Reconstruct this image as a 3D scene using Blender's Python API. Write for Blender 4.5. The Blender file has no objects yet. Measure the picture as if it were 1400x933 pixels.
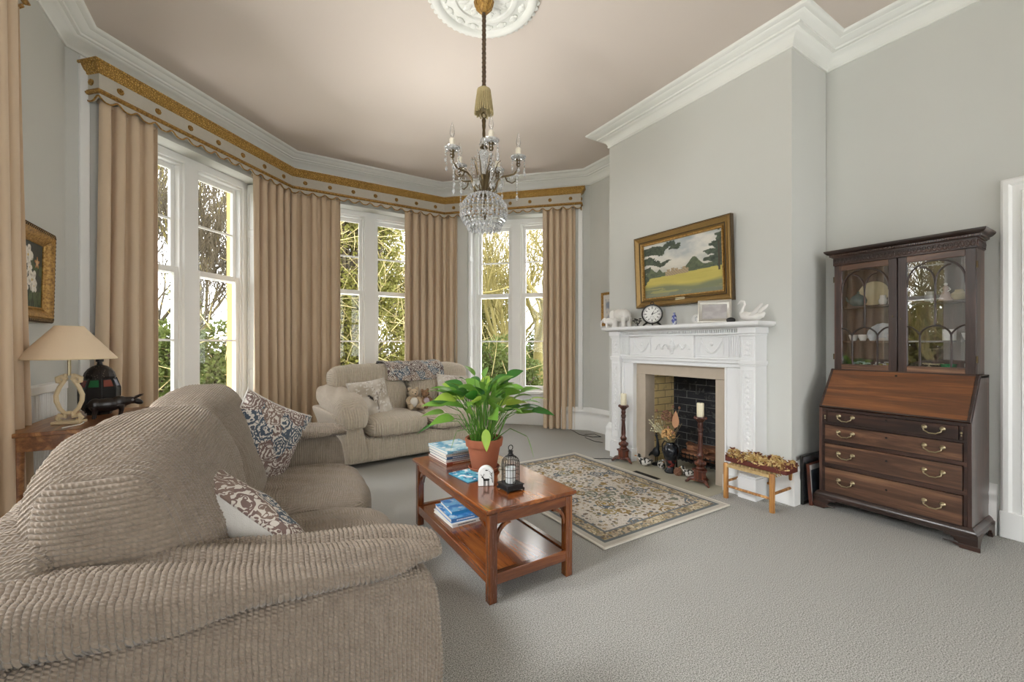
import bpy, bmesh, math, random
import numpy as np
from mathutils import Vector, Matrix, Euler
random.seed(7); np.random.seed(7)
S = bpy.context.scene
COL = S.collection
PI = math.pi

# ------------------------------------------------------------------ camera, sky, lights, exposure
cam = bpy.data.cameras.new('camera'); camo = bpy.data.objects.new('camera', cam); COL.objects.link(camo)
camo.location = (0, 0, 1.25); camo.rotation_euler = (PI/2, 0, -math.radians(31.585))
cam.sensor_width = 36; cam.lens = 572.5/1400*36; cam.shift_y = 4.0/1400; cam.clip_start = .02; cam.clip_end = 300
S.camera = camo
S.view_settings.view_transform = 'Standard'; S.view_settings.look = 'None'
S.view_settings.gamma = 1; S.view_settings.use_curve_mapping = False
S.view_settings.exposure = 0.82
SKY = 4.2
W = bpy.data.worlds.new('world'); S.world = W; W.use_nodes = True
bg = W.node_tree.nodes['Background']; bg.inputs[0].default_value = (.97, .985, 1, 1); bg.inputs[1].default_value = SKY
cy = S.cycles
cy.use_denoising = True; cy.max_bounces = 10; cy.diffuse_bounces = 6; cy.glossy_bounces = 4; cy.transmission_bounces = 8
cy.transparent_max_bounces = 16; cy.caustics_reflective = False; cy.caustics_refractive = False
cy.sample_clamp_indirect = 6

def area(name, loc, size, power, direction, color=(1, 1, 1)):
    l = bpy.data.lights.new(name, 'AREA'); l.shape = 'RECTANGLE'; l.size, l.size_y = size; l.energy = power; l.color = color
    o = bpy.data.objects.new(name, l); COL.objects.link(o); o.location = loc
    o.rotation_euler = Vector(direction).to_track_quat('-Z', 'Y').to_euler()
    return o
# fill lamps added behind the camera, at invented openings in wall_rear
area('fill_rear_a', (-.05, -3.4, 1.4), (1.5, 2.5), 26, (0, 1, .35), (1, .99, .98))
area('fill_rear_b', (2.9, -3.4, 1.4), (1.5, 2.5), 26, (0, 1, .35), (1, .99, .98))
# fill lamps added outside the left wall: high as sky, low as upward bounce
for n_, y_, k_ in (('a', 1.95, 1.75), ('b', -.85, .45)):
    area('fill_left_high_'+n_, (-3.3, y_, 4.3), (2.2, 2.2), 330*k_, (1, .05, -.95), (.97, .985, 1))
    area('fill_left_low_'+n_, (-2.5, y_, -.1), (2.0, 1.6), 190*k_, (1, .05, .85), (1, .98, .95))
# the same low upward fill, added outside the bay
for n_, x_, y_, d_ in (('a', -1.7, 6.7, (.7, -.7, .9)), ('b', 1.46, 7.6, (0, -1, .9)), ('c', 4.6, 6.7, (-.7, -.7, .9))):
    area('fill_bay_low_'+n_, (x_, y_, -.35), (1.8, 1.2), 150, d_, (1, .98, .95))

# ------------------------------------------------------------------ helpers
def srgb(r, g=None, b=None):
    if isinstance(r, str):
        r, g, b = int(r[0:2], 16), int(r[2:4], 16), int(r[4:6], 16)
    f = lambda v: (v/255/12.92) if v/255 <= .04045 else ((v/255+.055)/1.055)**2.4
    return (f(r), f(g), f(b), 1)

class N:
    """small node-tree helper"""
    def __init__(s, name):
        s.m = bpy.data.materials.new(name); s.m.use_nodes = True; s.t = s.m.node_tree; s.p = s.t.nodes['Principled BSDF']
        s.out = s.t.nodes['Material Output']
    def n(s, typ, **kw):
        nd = s.t.nodes.new('ShaderNode'+typ)
        for k, v in kw.items():
            if k.startswith('i_'):
                nd.inputs[k[2:].replace('_', ' ')].default_value = v
            else: setattr(nd, k, v)
        return nd
    def set(s, inp, v):
        if hasattr(v, 'is_output'): s.t.links.new(v, inp)
        else: inp.default_value = v
    def math(s, op, a, b=None, c=None, clamp=False):
        nd = s.t.nodes.new('ShaderNodeMath'); nd.operation = op; nd.use_clamp = clamp
        for i, v in enumerate((a, b, c)):
            if v is not None: s.set(nd.inputs[i], v)
        return nd.outputs[0]
    def mix(s, f, a, b, mode='MIX'):
        nd = s.t.nodes.new('ShaderNodeMix'); nd.data_type = 'RGBA'; nd.blend_type = mode
        s.set(nd.inputs[0], f); s.set(nd.inputs[6], a); s.set(nd.inputs[7], b)
        return nd.outputs[2]
    def ramp(s, f, stops, interp='LINEAR'):
        nd = s.t.nodes.new('ShaderNodeValToRGB'); cr = nd.color_ramp; cr.interpolation = interp
        while len(cr.elements) < len(stops): cr.elements.new(.5)
        for e, (p, c) in zip(cr.elements, stops): e.position = p; e.color = c
        s.set(nd.inputs[0], f); return nd.outputs[0]
    def co(s, which='Object'):
        return s.n('TexCoord').outputs[which]
    def mapped(s, scale=(1, 1, 1), rot=(0, 0, 0), loc=(0, 0, 0), which='Object', vec=None):
        m = s.n('Mapping'); s.t.links.new(vec or s.co(which), m.inputs[0])
        m.inputs['Scale'].default_value = scale; m.inputs['Rotation'].default_value = rot; m.inputs['Location'].default_value = loc
        return m.outputs[0]
    def noise(s, scale, vec=None, detail=3, rough=.5, dist=0):
        nd = s.n('TexNoise'); s.set(nd.inputs['Vector'], vec or s.co()); nd.inputs['Scale'].default_value = scale
        nd.inputs['Detail'].default_value = detail; nd.inputs['Roughness'].default_value = rough; nd.inputs['Distortion'].default_value = dist
        return nd.outputs[0]
    def voro(s, scale, vec=None, feature='F1', rnd=1):
        nd = s.n('TexVoronoi', feature=feature); s.set(nd.inputs['Vector'], vec or s.co()); nd.inputs['Scale'].default_value = scale
        nd.inputs['Randomness'].default_value = rnd
        return nd
    def xyz(s, vec=None):
        nd = s.n('SeparateXYZ'); s.t.links.new(vec or s.co(), nd.inputs[0]); return nd.outputs
    def vec(s, x, y, z):
        nd = s.n('CombineXYZ')
        for i, v in enumerate((x, y, z)): s.set(nd.inputs[i], v)
        return nd.outputs[0]
    def col(s, v): s.set(s.p.inputs['Base Color'], v)
    def bump(s, h, strength=.3, dist=.01):
        b = s.n('Bump'); b.inputs['Strength'].default_value = strength; b.inputs['Distance'].default_value = dist
        s.t.links.new(h, b.inputs['Height']); s.t.links.new(b.outputs[0], s.p.inputs['Normal'])
    def rough(s, v, metal=None):
        s.set(s.p.inputs['Roughness'], v)
        if metal is not None: s.p.inputs['Metallic'].default_value = metal
        return s

def plain(name, c, rough=.5, metal=0, noise=.06, scale=30, bump=0, coat=0):
    """one colour with a faint mottling of its own"""
    k = N(name); c = c if len(c) == 4 else (*c, 1)
    d = tuple(v*(1-noise) for v in c[:3])+(1,); l = tuple(min(1, v*(1+noise)) for v in c[:3])+(1,)
    f = k.noise(scale, detail=4)
    k.col(k.mix(f, d, l)); k.rough(rough, metal)
    if bump: k.bump(f, bump, .004)
    if coat: k.p.inputs['Coat Weight'].default_value = coat; k.p.inputs['Coat Roughness'].default_value = .08
    return k.m

MATS = {}
def vcol_mat(name, rough=.7, bump=0, coat=0):
    k = N(name); a = k.n('Attribute', attribute_name='Col'); k.col(a.outputs['Color']); k.rough(rough)
    if bump: k.bump(k.noise(220), bump, .002)
    if coat: k.p.inputs['Coat Weight'].default_value = coat
    return k.m

class B:
    """mesh builder"""
    def __init__(s): s.v = []; s.f = []; s.c = []; s.uv = None
    def add(s, vs, fs, M=None):
        o = len(s.v)
        for p in vs:
            s.v.append(tuple(M @ Vector(p)) if M is not None else tuple(p))
        for f in fs: s.f.append(tuple(i+o for i in f))
        return s
    def box(s, x0, x1, y0, y1, z0, z1, M=None):
        return s.add([(x0, y0, z0), (x1, y0, z0), (x1, y1, z0), (x0, y1, z0), (x0, y0, z1), (x1, y0, z1), (x1, y1, z1), (x0, y1, z1)],
                     [(0, 3, 2, 1), (4, 5, 6, 7), (0, 1, 5, 4), (1, 2, 6, 5), (2, 3, 7, 6), (3, 0, 4, 7)], M)
    def cbox(s, c, h, M=None):
        return s.box(c[0]-h[0], c[0]+h[0], c[1]-h[1], c[1]+h[1], c[2]-h[2], c[2]+h[2], M)
    def lathe(s, prof, c=(0, 0, 0), seg=24, M=None, a0=0, closed=False):
        n = len(prof); vs = []; fs = []
        for k in range(seg):
            a = a0+2*PI*k/seg
            for r, z in prof: vs.append((c[0]+r*math.cos(a), c[1]+r*math.sin(a), c[2]+z))
        for k in range(seg):
            k2 = (k+1) % seg
            for i in range(n-1): fs.append((k*n+i, k2*n+i, k2*n+i+1, k*n+i+1))
            if closed: fs.append((k*n+n-1, k2*n+n-1, k2*n, k*n))
        if not closed:
            if prof[0][0] > 1e-5: fs.append(tuple(k*n for k in range(seg))[::-1])
            if prof[-1][0] > 1e-5: fs.append(tuple(k*n+n-1 for k in range(seg)))
        return s.add(vs, fs, M)
    def tube(s, path, r, seg=8, M=None, cap=True, flat=1.0):
        P = [Vector(p) for p in path]; n = len(P)
        R = r if hasattr(r, '__len__') else [r]*n
        vs = []; fs = []; up = None
        for i in range(n):
            t = (P[min(i+1, n-1)]-P[max(i-1, 0)])
            t = t.normalized() if t.length > 1e-9 else Vector((0, 0, 1))
            if up is None:
                up = Vector((0, 0, 1)) if abs(t.z) < .9 else Vector((1, 0, 0))
            a = t.cross(up)
            if a.length < 1e-6: a = t.orthogonal()
            a.normalize(); b = a.cross(t).normalized(); up = b
            for k in range(seg):
                an = 2*PI*k/seg; vs.append(P[i]+a*(math.cos(an)*R[i])+b*(math.sin(an)*R[i]*flat))
        for i in range(n-1):
            for k in range(seg):
                k2 = (k+1) % seg; fs.append((i*seg+k, i*seg+k2, (i+1)*seg+k2, (i+1)*seg+k))
        if cap:
            fs.append(tuple(range(seg))[::-1]); fs.append(tuple((n-1)*seg+k for k in range(seg)))
        return s.add(vs, fs, M)
    def ball(s, c, r, seg=14, rings=8, M=None, rot=None):
        rx, ry, rz = r if hasattr(r, '__len__') else (r, r, r)
        vs = [(0, 0, -rz)]; fs = []
        for i in range(1, rings):
            p = -PI/2+PI*i/rings
            for k in range(seg):
                a = 2*PI*k/seg; vs.append((rx*math.cos(p)*math.cos(a), ry*math.cos(p)*math.sin(a), rz*math.sin(p)))
        vs.append((0, 0, rz)); top = len(vs)-1
        for k in range(seg):
            k2 = (k+1) % seg
            fs.append((0, 1+k2, 1+k))
            for i in range(rings-2): fs.append((1+i*seg+k, 1+i*seg+k2, 1+(i+1)*seg+k2, 1+(i+1)*seg+k))
            fs.append((1+(rings-2)*seg+k, 1+(rings-2)*seg+k2, top))
        T = Matrix.Translation(c)
        if rot is not None: T = T @ Euler(rot).to_matrix().to_4x4()
        return s.add(vs, fs, (M @ T) if M is not None else T)
    def prism(s, poly, axis, a0, a1, M=None):
        """poly: 2D outline; extruded along axis x/y/z from a0 to a1 ((y,z),(x,z),(x,y))"""
        def P(p, a): return {'x': (a, p[0], p[1]), 'y': (p[0], a, p[1]), 'z': (p[0], p[1], a)}[axis]
        n = len(poly); vs = [P(p, a0) for p in poly]+[P(p, a1) for p in poly]
        fs = [tuple(range(n))[::-1], tuple(range(n, 2*n))]+[(i, (i+1) % n, n+(i+1) % n, n+i) for i in range(n)]
        return s.add(vs, fs, M)
    def sweep(s, prof, path, closed=False, M=None, side=1, cap=True):
        """prof [(u,z)] u = offset to the right of travel (side=1); path [(x,y)] with mitred corners"""
        n = len(path); m = len(prof); vs = []; fs = []
        P = [Vector((p[0], p[1])) for p in path]
        for i in range(n):
            d0 = (P[i]-P[i-1]) if (i > 0 or closed) else None
            d1 = (P[(i+1) % n]-P[i]) if (i < n-1 or closed) else None
            if d0 is None: d0 = d1
            if d1 is None: d1 = d0
            d0 = d0.normalized(); d1 = d1.normalized()
            n0 = Vector((d0.y, -d0.x))*side; n1 = Vector((d1.y, -d1.x))*side
            b = (n0+n1); b = b/max(1e-6, b.dot(n0))
            for u, z in prof: vs.append((P[i].x+b.x*u, P[i].y+b.y*u, z))
        for i in range(n if closed else n-1):
            j = (i+1) % n
            for k in range(m-1): fs.append((i*m+k, j*m+k, j*m+k+1, i*m+k+1))
        if not closed and cap:
            fs.append(tuple(range(m))); fs.append(tuple((n-1)*m+k for k in range(m))[::-1])
        return s.add(vs, fs, M)
    def grid(s, fn, nu, nv, M=None, wrap_u=False, wrap_v=False):
        vs = []; fs = []
        for i in range(nu):
            for j in range(nv): vs.append(fn(i/(nu if wrap_u else nu-1), j/(nv if wrap_v else nv-1)))
        for i in range(nu if wrap_u else nu-1):
            for j in range(nv if wrap_v else nv-1):
                i2 = (i+1) % nu; j2 = (j+1) % nv
                fs.append((i*nv+j, i2*nv+j, i2*nv+j2, i*nv+j2))
        return s.add(vs, fs, M)
    def rbox(s, c, h, n=5, res=10, fn=None, M=None):
        """rounded cushion box: superquadric of exponent n, optional deform fn(p)->p on local +-1 coords"""
        idx = {}; vs = []; fs = []
        def V(a, b, cc):
            key = (round(a, 5), round(b, 5), round(cc, 5))
            if key not in idx:
                L = (abs(a)**n+abs(b)**n+abs(cc)**n)**(1/n)
                p = (a/L, b/L, cc/L)
                q = Vector((c[0]+p[0]*h[0], c[1]+p[1]*h[1], c[2]+p[2]*h[2]))
                if fn: q = fn(q, p)
                idx[key] = len(vs); vs.append(tuple(q))
            return idx[key]
        T = [math.tan((i/res*2-1)*PI/4) for i in range(res+1)]
        for ax in range(3):
            for sg in (-1, 1):
                for i in range(res):
                    for j in range(res):
                        q = []
                        for (a, b) in ((i, j), (i+1, j), (i+1, j+1), (i, j+1)):
                            p = [0, 0, 0]; p[ax] = sg; p[(ax+1) % 3] = T[a]; p[(ax+2) % 3] = T[b]; q.append(V(*p))
                        fs.append(tuple(q if sg > 0 else q[::-1]))
        return s.add(vs, fs, M)
    def obj(s, name, mat, parent=None, loc=(0, 0, 0), rot=(0, 0, 0), smooth=35, bevel=0, sub=0, mods=None):
        me = bpy.data.meshes.new(name); me.from_pydata(s.v, [], s.f)
        if s.c:
            at = me.color_attributes.new('Col', 'FLOAT_COLOR', 'POINT')
            at.data.foreach_set('color', np.array(s.c, dtype=np.float32).ravel())
        if smooth:
            bm = bmesh.new(); bm.from_mesh(me)
            bmesh.ops.recalc_face_normals(bm, faces=bm.faces)
            th = math.radians(smooth)
            for f in bm.faces: f.smooth = True
            for e in bm.edges:
                e.smooth = len(e.link_faces) == 2 and e.calc_face_angle(0) < th
            bm.to_mesh(me); bm.free()
        o = bpy.data.objects.new(name, me); COL.objects.link(o)
        if mat is not None: me.materials.append(mat)
        o.location = loc; o.rotation_euler = rot
        if parent is not None: o.parent = parent
        if bevel:
            b = o.modifiers.new('bevel', 'BEVEL'); b.width = bevel; b.segments = 2; b.limit_method = 'ANGLE'; b.angle_limit = math.radians(40)
            b.harden_normals = False
        if sub:
            b = o.modifiers.new('sub', 'SUBSURF'); b.levels = sub; b.render_levels = sub
        return o

def thing(name, label, cat, loc=(0, 0, 0), rz=0, group=None):
    o = bpy.data.objects.new(name, None); COL.objects.link(o); o.empty_display_size = .1
    o.location = loc; o.rotation_euler = (0, 0, rz); o['label'] = label; o['category'] = cat
    if group: o['group'] = group
    return o
def tag(o, label, cat, group=None, kind=None):
    o['label'] = label; o['category'] = cat
    if group: o['group'] = group
    if kind: o['kind'] = kind
    return o
def struct(o): o['kind'] = 'structure'; return o
def part(o, label=None, kind=None):
    if label: o['label'] = label
    if kind: o['kind'] = kind
    return o
def dup(root, loc=None, rz=None, label=None, scale=None):
    r = root.copy(); COL.objects.link(r)
    if loc is not None: r.location = loc
    if rz is not None: r.rotation_euler = (0, 0, rz)
    if scale: r.scale = (scale,)*3
    if label: r['label'] = label
    for ch in list(root.children):
        c = ch.copy(); COL.objects.link(c); c.parent = r
        for g in list(ch.children):
            d = g.copy(); COL.objects.link(d); d.parent = c
    return r
def remesh(o, v, smooth=4):
    m = o.modifiers.new('remesh', 'REMESH'); m.mode = 'VOXEL'; m.voxel_size = v; m.use_smooth_shade = True
    if smooth:
        k = o.modifiers.new('smooth', 'SMOOTH'); k.iterations = smooth; k.factor = .5
    return o

# ---- numpy value noise, for painted pictures
_rng = np.random.RandomState(3); _T = _rng.rand(256, 256)
def vnoise(x, y):
    xi = math.floor(x); yi = math.floor(y); fx = x-xi; fy = y-yi
    fx = fx*fx*(3-2*fx); fy = fy*fy*(3-2*fy)
    a = _T[xi % 256, yi % 256]; b = _T[(xi+1) % 256, yi % 256]; c = _T[xi % 256, (yi+1) % 256]; d = _T[(xi+1) % 256, (yi+1) % 256]
    return (a*(1-fx)+b*fx)*(1-fy)+(c*(1-fx)+d*fx)*fy
def fbm(x, y, o=4):
    s = 0; a = .5; t = 0
    for _ in range(o): s += a*vnoise(x, y); t += a; x *= 2.03; y *= 2.03; a *= .5
    return s/t
def lerp(a, b, t): return tuple(a[i]*(1-t)+b[i]*t for i in range(3))
def sm(a, b, x):
    t = max(0, min(1, (x-a)/(b-a))); return t*t*(3-2*t)
def painted(w, h, nx, ny, fn):
    """flat picture in the local XZ plane, centred; fn(u,v)->linear rgb (u right, v up, seen from -Y)"""
    b = B(); b.grid(lambda u, v: (-w/2+u*w, 0, -h/2+v*h), nx, ny)
    b.c = [(*fn(i/(nx-1), j/(ny-1))[:3], 1) for i in range(nx) for j in range(ny)]
    return b
def C3(s): return srgb(s)[:3]
# ------------------------------------------------------------------ shared materials
def wall_mat(name, c, bump=.05):
    k = N(name); f = k.noise(3.0, detail=5); g = k.noise(240, detail=2)
    k.col(k.mix(f, tuple(v*.97 for v in c[:3])+(1,), c)); k.rough(.75); k.bump(g, bump, .002); return k.m
M_WALL = wall_mat('wall_paint', srgb('cbccc7'))
M_CEIL = wall_mat('ceiling_paint', srgb('d2c7be'))
M_WHITE = wall_mat('white_gloss', srgb('edeeec'), .02); M_WHITE.node_tree.nodes['Principled BSDF'].inputs['Roughness'].default_value = .4
M_CORN = wall_mat('cornice_paint', srgb('e6e7e2'), .02)
M_STONE_OUT = plain('bath_stone', srgb('cba562'), .9, noise=.12, scale=9)

def carpet():
    k = N('carpet_pile'); v = k.co()
    a = k.noise(210, v, 3, .7); b = k.noise(48, v, 3, .6); c = k.noise(1.3, v, 3)
    base = k.ramp(a, [(.41, srgb('6a6965')), (.5, srgb('adaca7')), (.59, srgb('dad9d4'))])
    base = k.mix(k.math('MULTIPLY', b, .35), base, srgb('a09f99'))
    k.col(k.mix(k.math('MULTIPLY', c, .2), base, srgb('a5a39c')))
    k.rough(.95); k.p.inputs['Specular IOR Level'].default_value = .1
    k.bump(k.math('ADD', a, k.math('MULTIPLY', b, .7)), .55, .008)
    return k.m
M_CARPET = carpet()

def wood(name, c0, c1, c2, axis='y', scale=1, rough=.3, coat=.4, fig=1.0):
    k = N(name)
    sc = {'x': (.6, 9, 9), 'y': (9, .6, 9), 'z': (9, 9, .6)}[axis]
    v = k.mapped(tuple(q*scale for q in sc))
    d = k.noise(1.3*fig, v, 5, .6, 1.2); g = k.noise(22, v, 3, .6)
    w = k.math('ADD', k.math('MULTIPLY', k.math('SINE', k.math('MULTIPLY', d, 11.0)), .22), .3)
    f = k.math('ADD', k.math('ADD', w, k.math('MULTIPLY', k.math('SUBTRACT', d, .5), .7)), k.math('MULTIPLY', g, .3))
    k.col(k.ramp(f, [(.15, c0), (.45, c1), (.8, c2)])); k.rough(k.math('ADD', k.math('MULTIPLY', g, .12), rough-.05))
    k.p.inputs['Coat Weight'].default_value = coat; k.p.inputs['Coat Roughness'].default_value = .12
    k.bump(g, .06, .002)
    return k.m
M_YEW = wood('polished_yew', srgb('5f3116'), srgb('854a22'), srgb('a3642f'), 'y', 1, .2, .8)
M_YEWX = wood('polished_yew_cross', srgb('5c2f15'), srgb('80461f'), srgb('985b2b'), 'x', 1, .22, .8)
M_YEWZ = wood('polished_yew_upright', srgb('562b13'), srgb('75401d'), srgb('8c5427'), 'z', 1, .25, .7)
M_MAHOG = wood('dark_mahogany', srgb('251813'), srgb('3a251d'), srgb('503428'), 'y', 1, .35, .3)
M_MAHOGZ = wood('dark_mahogany_upright', srgb('2d1d18'), srgb('473029'), srgb('614539'), 'z', 1, .35, .3)
M_DRAWER = wood('faded_mahogany', srgb('452e22'), srgb('694a36'), srgb('8c684c'), 'y', 1, .35, .3)
M_FALL = wood('warm_mahogany', srgb('57331b'), srgb('744623'), srgb('8b592f'), 'y', 1, .3, .4)
M_TURNED = wood('turned_wood', srgb('3a1a10'), srgb('5c2d1b'), srgb('80462a'), 'z', 2, .4, .3)
M_PINE = wood('pale_stool_wood', srgb('8a5a2b'), srgb('b58247'), srgb('cda066'), 'z', 2, .5, .1)
M_TABLE2 = wood('side_table_wood', srgb('6a4126'), srgb('96673e'), srgb('b08454'), 'y', 1, .4, .3)
M_BRASS = plain('aged_brass', srgb('b0a384'), .35, 1, .15)
M_BRASSD = plain('dark_brass', srgb('5e5038'), .4, .8, .2)
M_BLACK = plain('black_iron', srgb('1b1a1a'), .5, .3, .2, 60)
M_BLACKP = plain('black_paint', srgb('161616'), .35)
M_CREAMW = plain('cream_wax', srgb('ddd6bb'), .5)
M_CHINA = plain('white_china', srgb('e8e8e4'), .15)
M_SOIL = plain('soil', srgb('2b2119'), .95, noise=.4, scale=120, bump=.6)

def gilt():
    k = N('gilt'); v = k.co(); a = k.noise(60, v, 4, .6); b = k.noise(9, v, 3)
    k.col(k.ramp(a, [(.3, srgb('6a4c26')), (.5, srgb('a17a3c')), (.75, srgb('c7a25c'))])); k.rough(.45, .45); k.bump(a, .3, .004); return k.m
M_GILT = gilt()
M_GILTS = plain('smooth_gilt', srgb('a0824f'), .38, .5, .15, 40)
def gilt_carved():
    k = N('carved_gilt'); v = k.co(); w = k.voro(62, v, 'DISTANCE_TO_EDGE'); a = k.noise(70, v, 3)
    h = k.math('MULTIPLY', w.outputs[0], 3.0, clamp=True)
    k.col(k.mix(h, srgb('8f6a2c'), k.mix(a, srgb('cfa14a'), srgb('ecc87c')))); k.rough(.45, .3)
    k.bump(h, .6, .01); return k.m
M_GILTC = gilt_carved()
M_PELMET = plain('pelmet_grey_paint', srgb('bdb8ac'), .6)

def pane_glass(name, refl=.06, tint=(1, 1, 1, 1), body=0):
    k = N(name); t = k.t; t.nodes.remove(k.p)
    tr = k.n('BsdfTransparent'); tr.inputs[0].default_value = tint
    gl = k.n('BsdfGlossy'); gl.inputs['Roughness'].default_value = .0
    lw = k.n('LayerWeight'); lw.inputs[0].default_value = .25
    f = k.math('ADD', k.math('MULTIPLY', lw.outputs['Fresnel'], .6), refl, clamp=True)
    mx = k.n('MixShader'); t.links.new(f, mx.inputs[0]); t.links.new(tr.outputs[0], mx.inputs[1]); t.links.new(gl.outputs[0], mx.inputs[2])
    if body:
        df = k.n('BsdfDiffuse'); df.inputs[0].default_value = (.9, .92, .93, 1); m2 = k.n('MixShader'); m2.inputs[0].default_value = body
        t.links.new(mx.outputs[0], m2.inputs[1]); t.links.new(df.outputs[0], m2.inputs[2]); mx = m2
    t.links.new(mx.outputs[0], k.out.inputs[0]); return k.m
M_GLASS = pane_glass('window_glass', .0)
M_CABGLASS = pane_glass('cabinet_glass', .1)
M_CRYSTAL = pane_glass('crystal', .4, (.97, .98, .99, 1), .22)

def cord(name, axis, pitch, knob, disp, c0, c1, ka=.5):
    """ribbed chenille: ribs spaced along local axis, knobbly along the rib"""
    k = N(name); v = k.co()
    wob = k.noise(5, v, 2); x, y, z = k.xyz(v)
    nrm = k.xyz(k.co('Normal'))
    def pick(n, a, b):
        f = k.math('GREATER_THAN', k.math('ABSOLUTE', n), .72)
        return k.math('ADD', k.math('MULTIPLY', f, a), k.math('MULTIPLY', k.math('SUBTRACT', 1.0, f), b))
    if axis == 'y': u = pick(nrm[1], z, y); al = pick(nrm[1], x, k.math('SUBTRACT', z, x))
    else: u = pick(nrm[0], y, x); al = pick(nrm[0], z, k.math('ADD', y, z))
    u = k.math('ADD', u, k.math('MULTIPLY', wob, .02))
    ph = k.math('MULTIPLY', u, PI/pitch)
    rib = k.math('ABSOLUTE', k.math('SINE', ph)); rib = k.math('POWER', rib, .6)
    idx = k.math('FLOOR', k.math('DIVIDE', u, pitch))
    kn = k.math('SINE', k.math('ADD', k.math('MULTIPLY', al, 2*PI/knob), k.math('ADD', k.math('MULTIPLY', idx, 2.4), k.math('MULTIPLY', ph, 1.2))))
    kn = k.math('ADD', k.math('MULTIPLY', kn, .5), .5)
    h = k.math('MULTIPLY', rib, k.math('ADD', 1-ka, k.math('MULTIPLY', kn, ka)))
    fz = k.noise(260, v, 2, .6)
    h = k.math('ADD', h, k.math('MULTIPLY', fz, .18))
    t = k.noise(38, v, 3)
    k.col(k.mix(t, c0, c1)); k.rough(.95); k.p.inputs['Specular IOR Level'].default_value = .1
    k.p.inputs['Sheen Weight'].default_value = .25; k.p.inputs['Sheen Roughness'].default_value = .5
    if disp:
        d = k.n('Displacement'); d.inputs['Midlevel'].default_value = .6; d.inputs['Scale'].default_value = disp
        k.t.links.new(h, d.inputs['Height']); k.t.links.new(d.outputs[0], k.out.inputs['Displacement'])
        k.m.displacement_method = 'BOTH'
    else: k.bump(h, .9, pitch*.5)
    return k.m
SC0, SC1 = srgb('7f7265'), srgb('9d9081')
M_CORDY = cord('sofa_cord_lengthwise', 'y', .0122, .0115, .0075, SC0, SC1)
M_CORDX = cord('sofa_cord_arm', 'x', .0122, .0115, .0075, SC0, SC1)
FC0, FC1 = srgb('bbae9c'), srgb('d3c7b6')
M_FCORDX = cord('far_sofa_cord', 'y', .024, .03, 0, FC0, FC1, .12)
M_FCORDY = cord('far_sofa_cord_arm', 'x', .024, .03, 0, FC0, FC1, .12)

def curtain_mat():
    k = N('curtain_cotton'); v = k.co(); a = k.noise(400, k.mapped((1, 1, .3)), 2); b = k.noise(2, v, 3)
    k.col(k.mix(b, srgb('c6b094'), srgb('d4bfa5'))); k.rough(.9); k.p.inputs['Sheen Weight'].default_value = .15
    k.bump(a, .15, .001); return k.m
M_CURT = curtain_mat()

def paisley(name, scale, cream, ca, cb, cc, rings=34, which='Object', thr=.1):
    """medallion print: ringed scrolls in three inks on a cream ground"""
    k = N(name); v = k.mapped((1, 1, 1), which=which)
    n = k.noise(scale*1.2, v, 3); dv = k.n('VectorMath', operation='ADD'); k.t.links.new(v, dv.inputs[0])
    nc = k.n('TexNoise'); k.t.links.new(v, nc.inputs[0]); nc.inputs['Scale'].default_value = scale*1.6
    sc_ = k.n('VectorMath', operation='SCALE'); k.t.links.new(nc.outputs['Color'], sc_.inputs[0]); sc_.inputs['Scale'].default_value = .45/scale
    k.t.links.new(sc_.outputs[0], dv.inputs[1]); v2 = dv.outputs[0]
    vo = k.voro(scale, v2); d = vo.outputs['Distance']; cellr = k.xyz(vo.outputs['Color'])[0]
    vo2 = k.voro(scale*4.2, v2); d2 = vo2.outputs['Distance']
    r1 = k.math('SINE', k.math('ADD', k.math('MULTIPLY', d, rings), k.math('MULTIPLY', d2, 5)))
    r2 = k.math('SINE', k.math('ADD', k.math('MULTIPLY', d2, 13), k.math('MULTIPLY', d, 9)))
    f = k.math('MAXIMUM', k.math('GREATER_THAN', r1, thr), k.math('GREATER_THAN', r2, .55))
    ink = k.ramp(cellr, [(0, ca), (.38, cb), (.7, cc)], 'CONSTANT')
    k.col(k.mix(f, cream, ink)); k.rough(.9); k.bump(k.noise(500, v, 2), .2, .001)
    return k.m
M_PAISLEY = paisley('paisley_print', 10, srgb('cfc9c0'), srgb('75615c'), srgb('4a5663'), srgb('806c63'), 36, thr=.12)
M_THROW = paisley('throw_print', 11, srgb('d3d0c8'), srgb('4f6070'), srgb('8a7264'), srgb('5c4a48'), 34)

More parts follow.
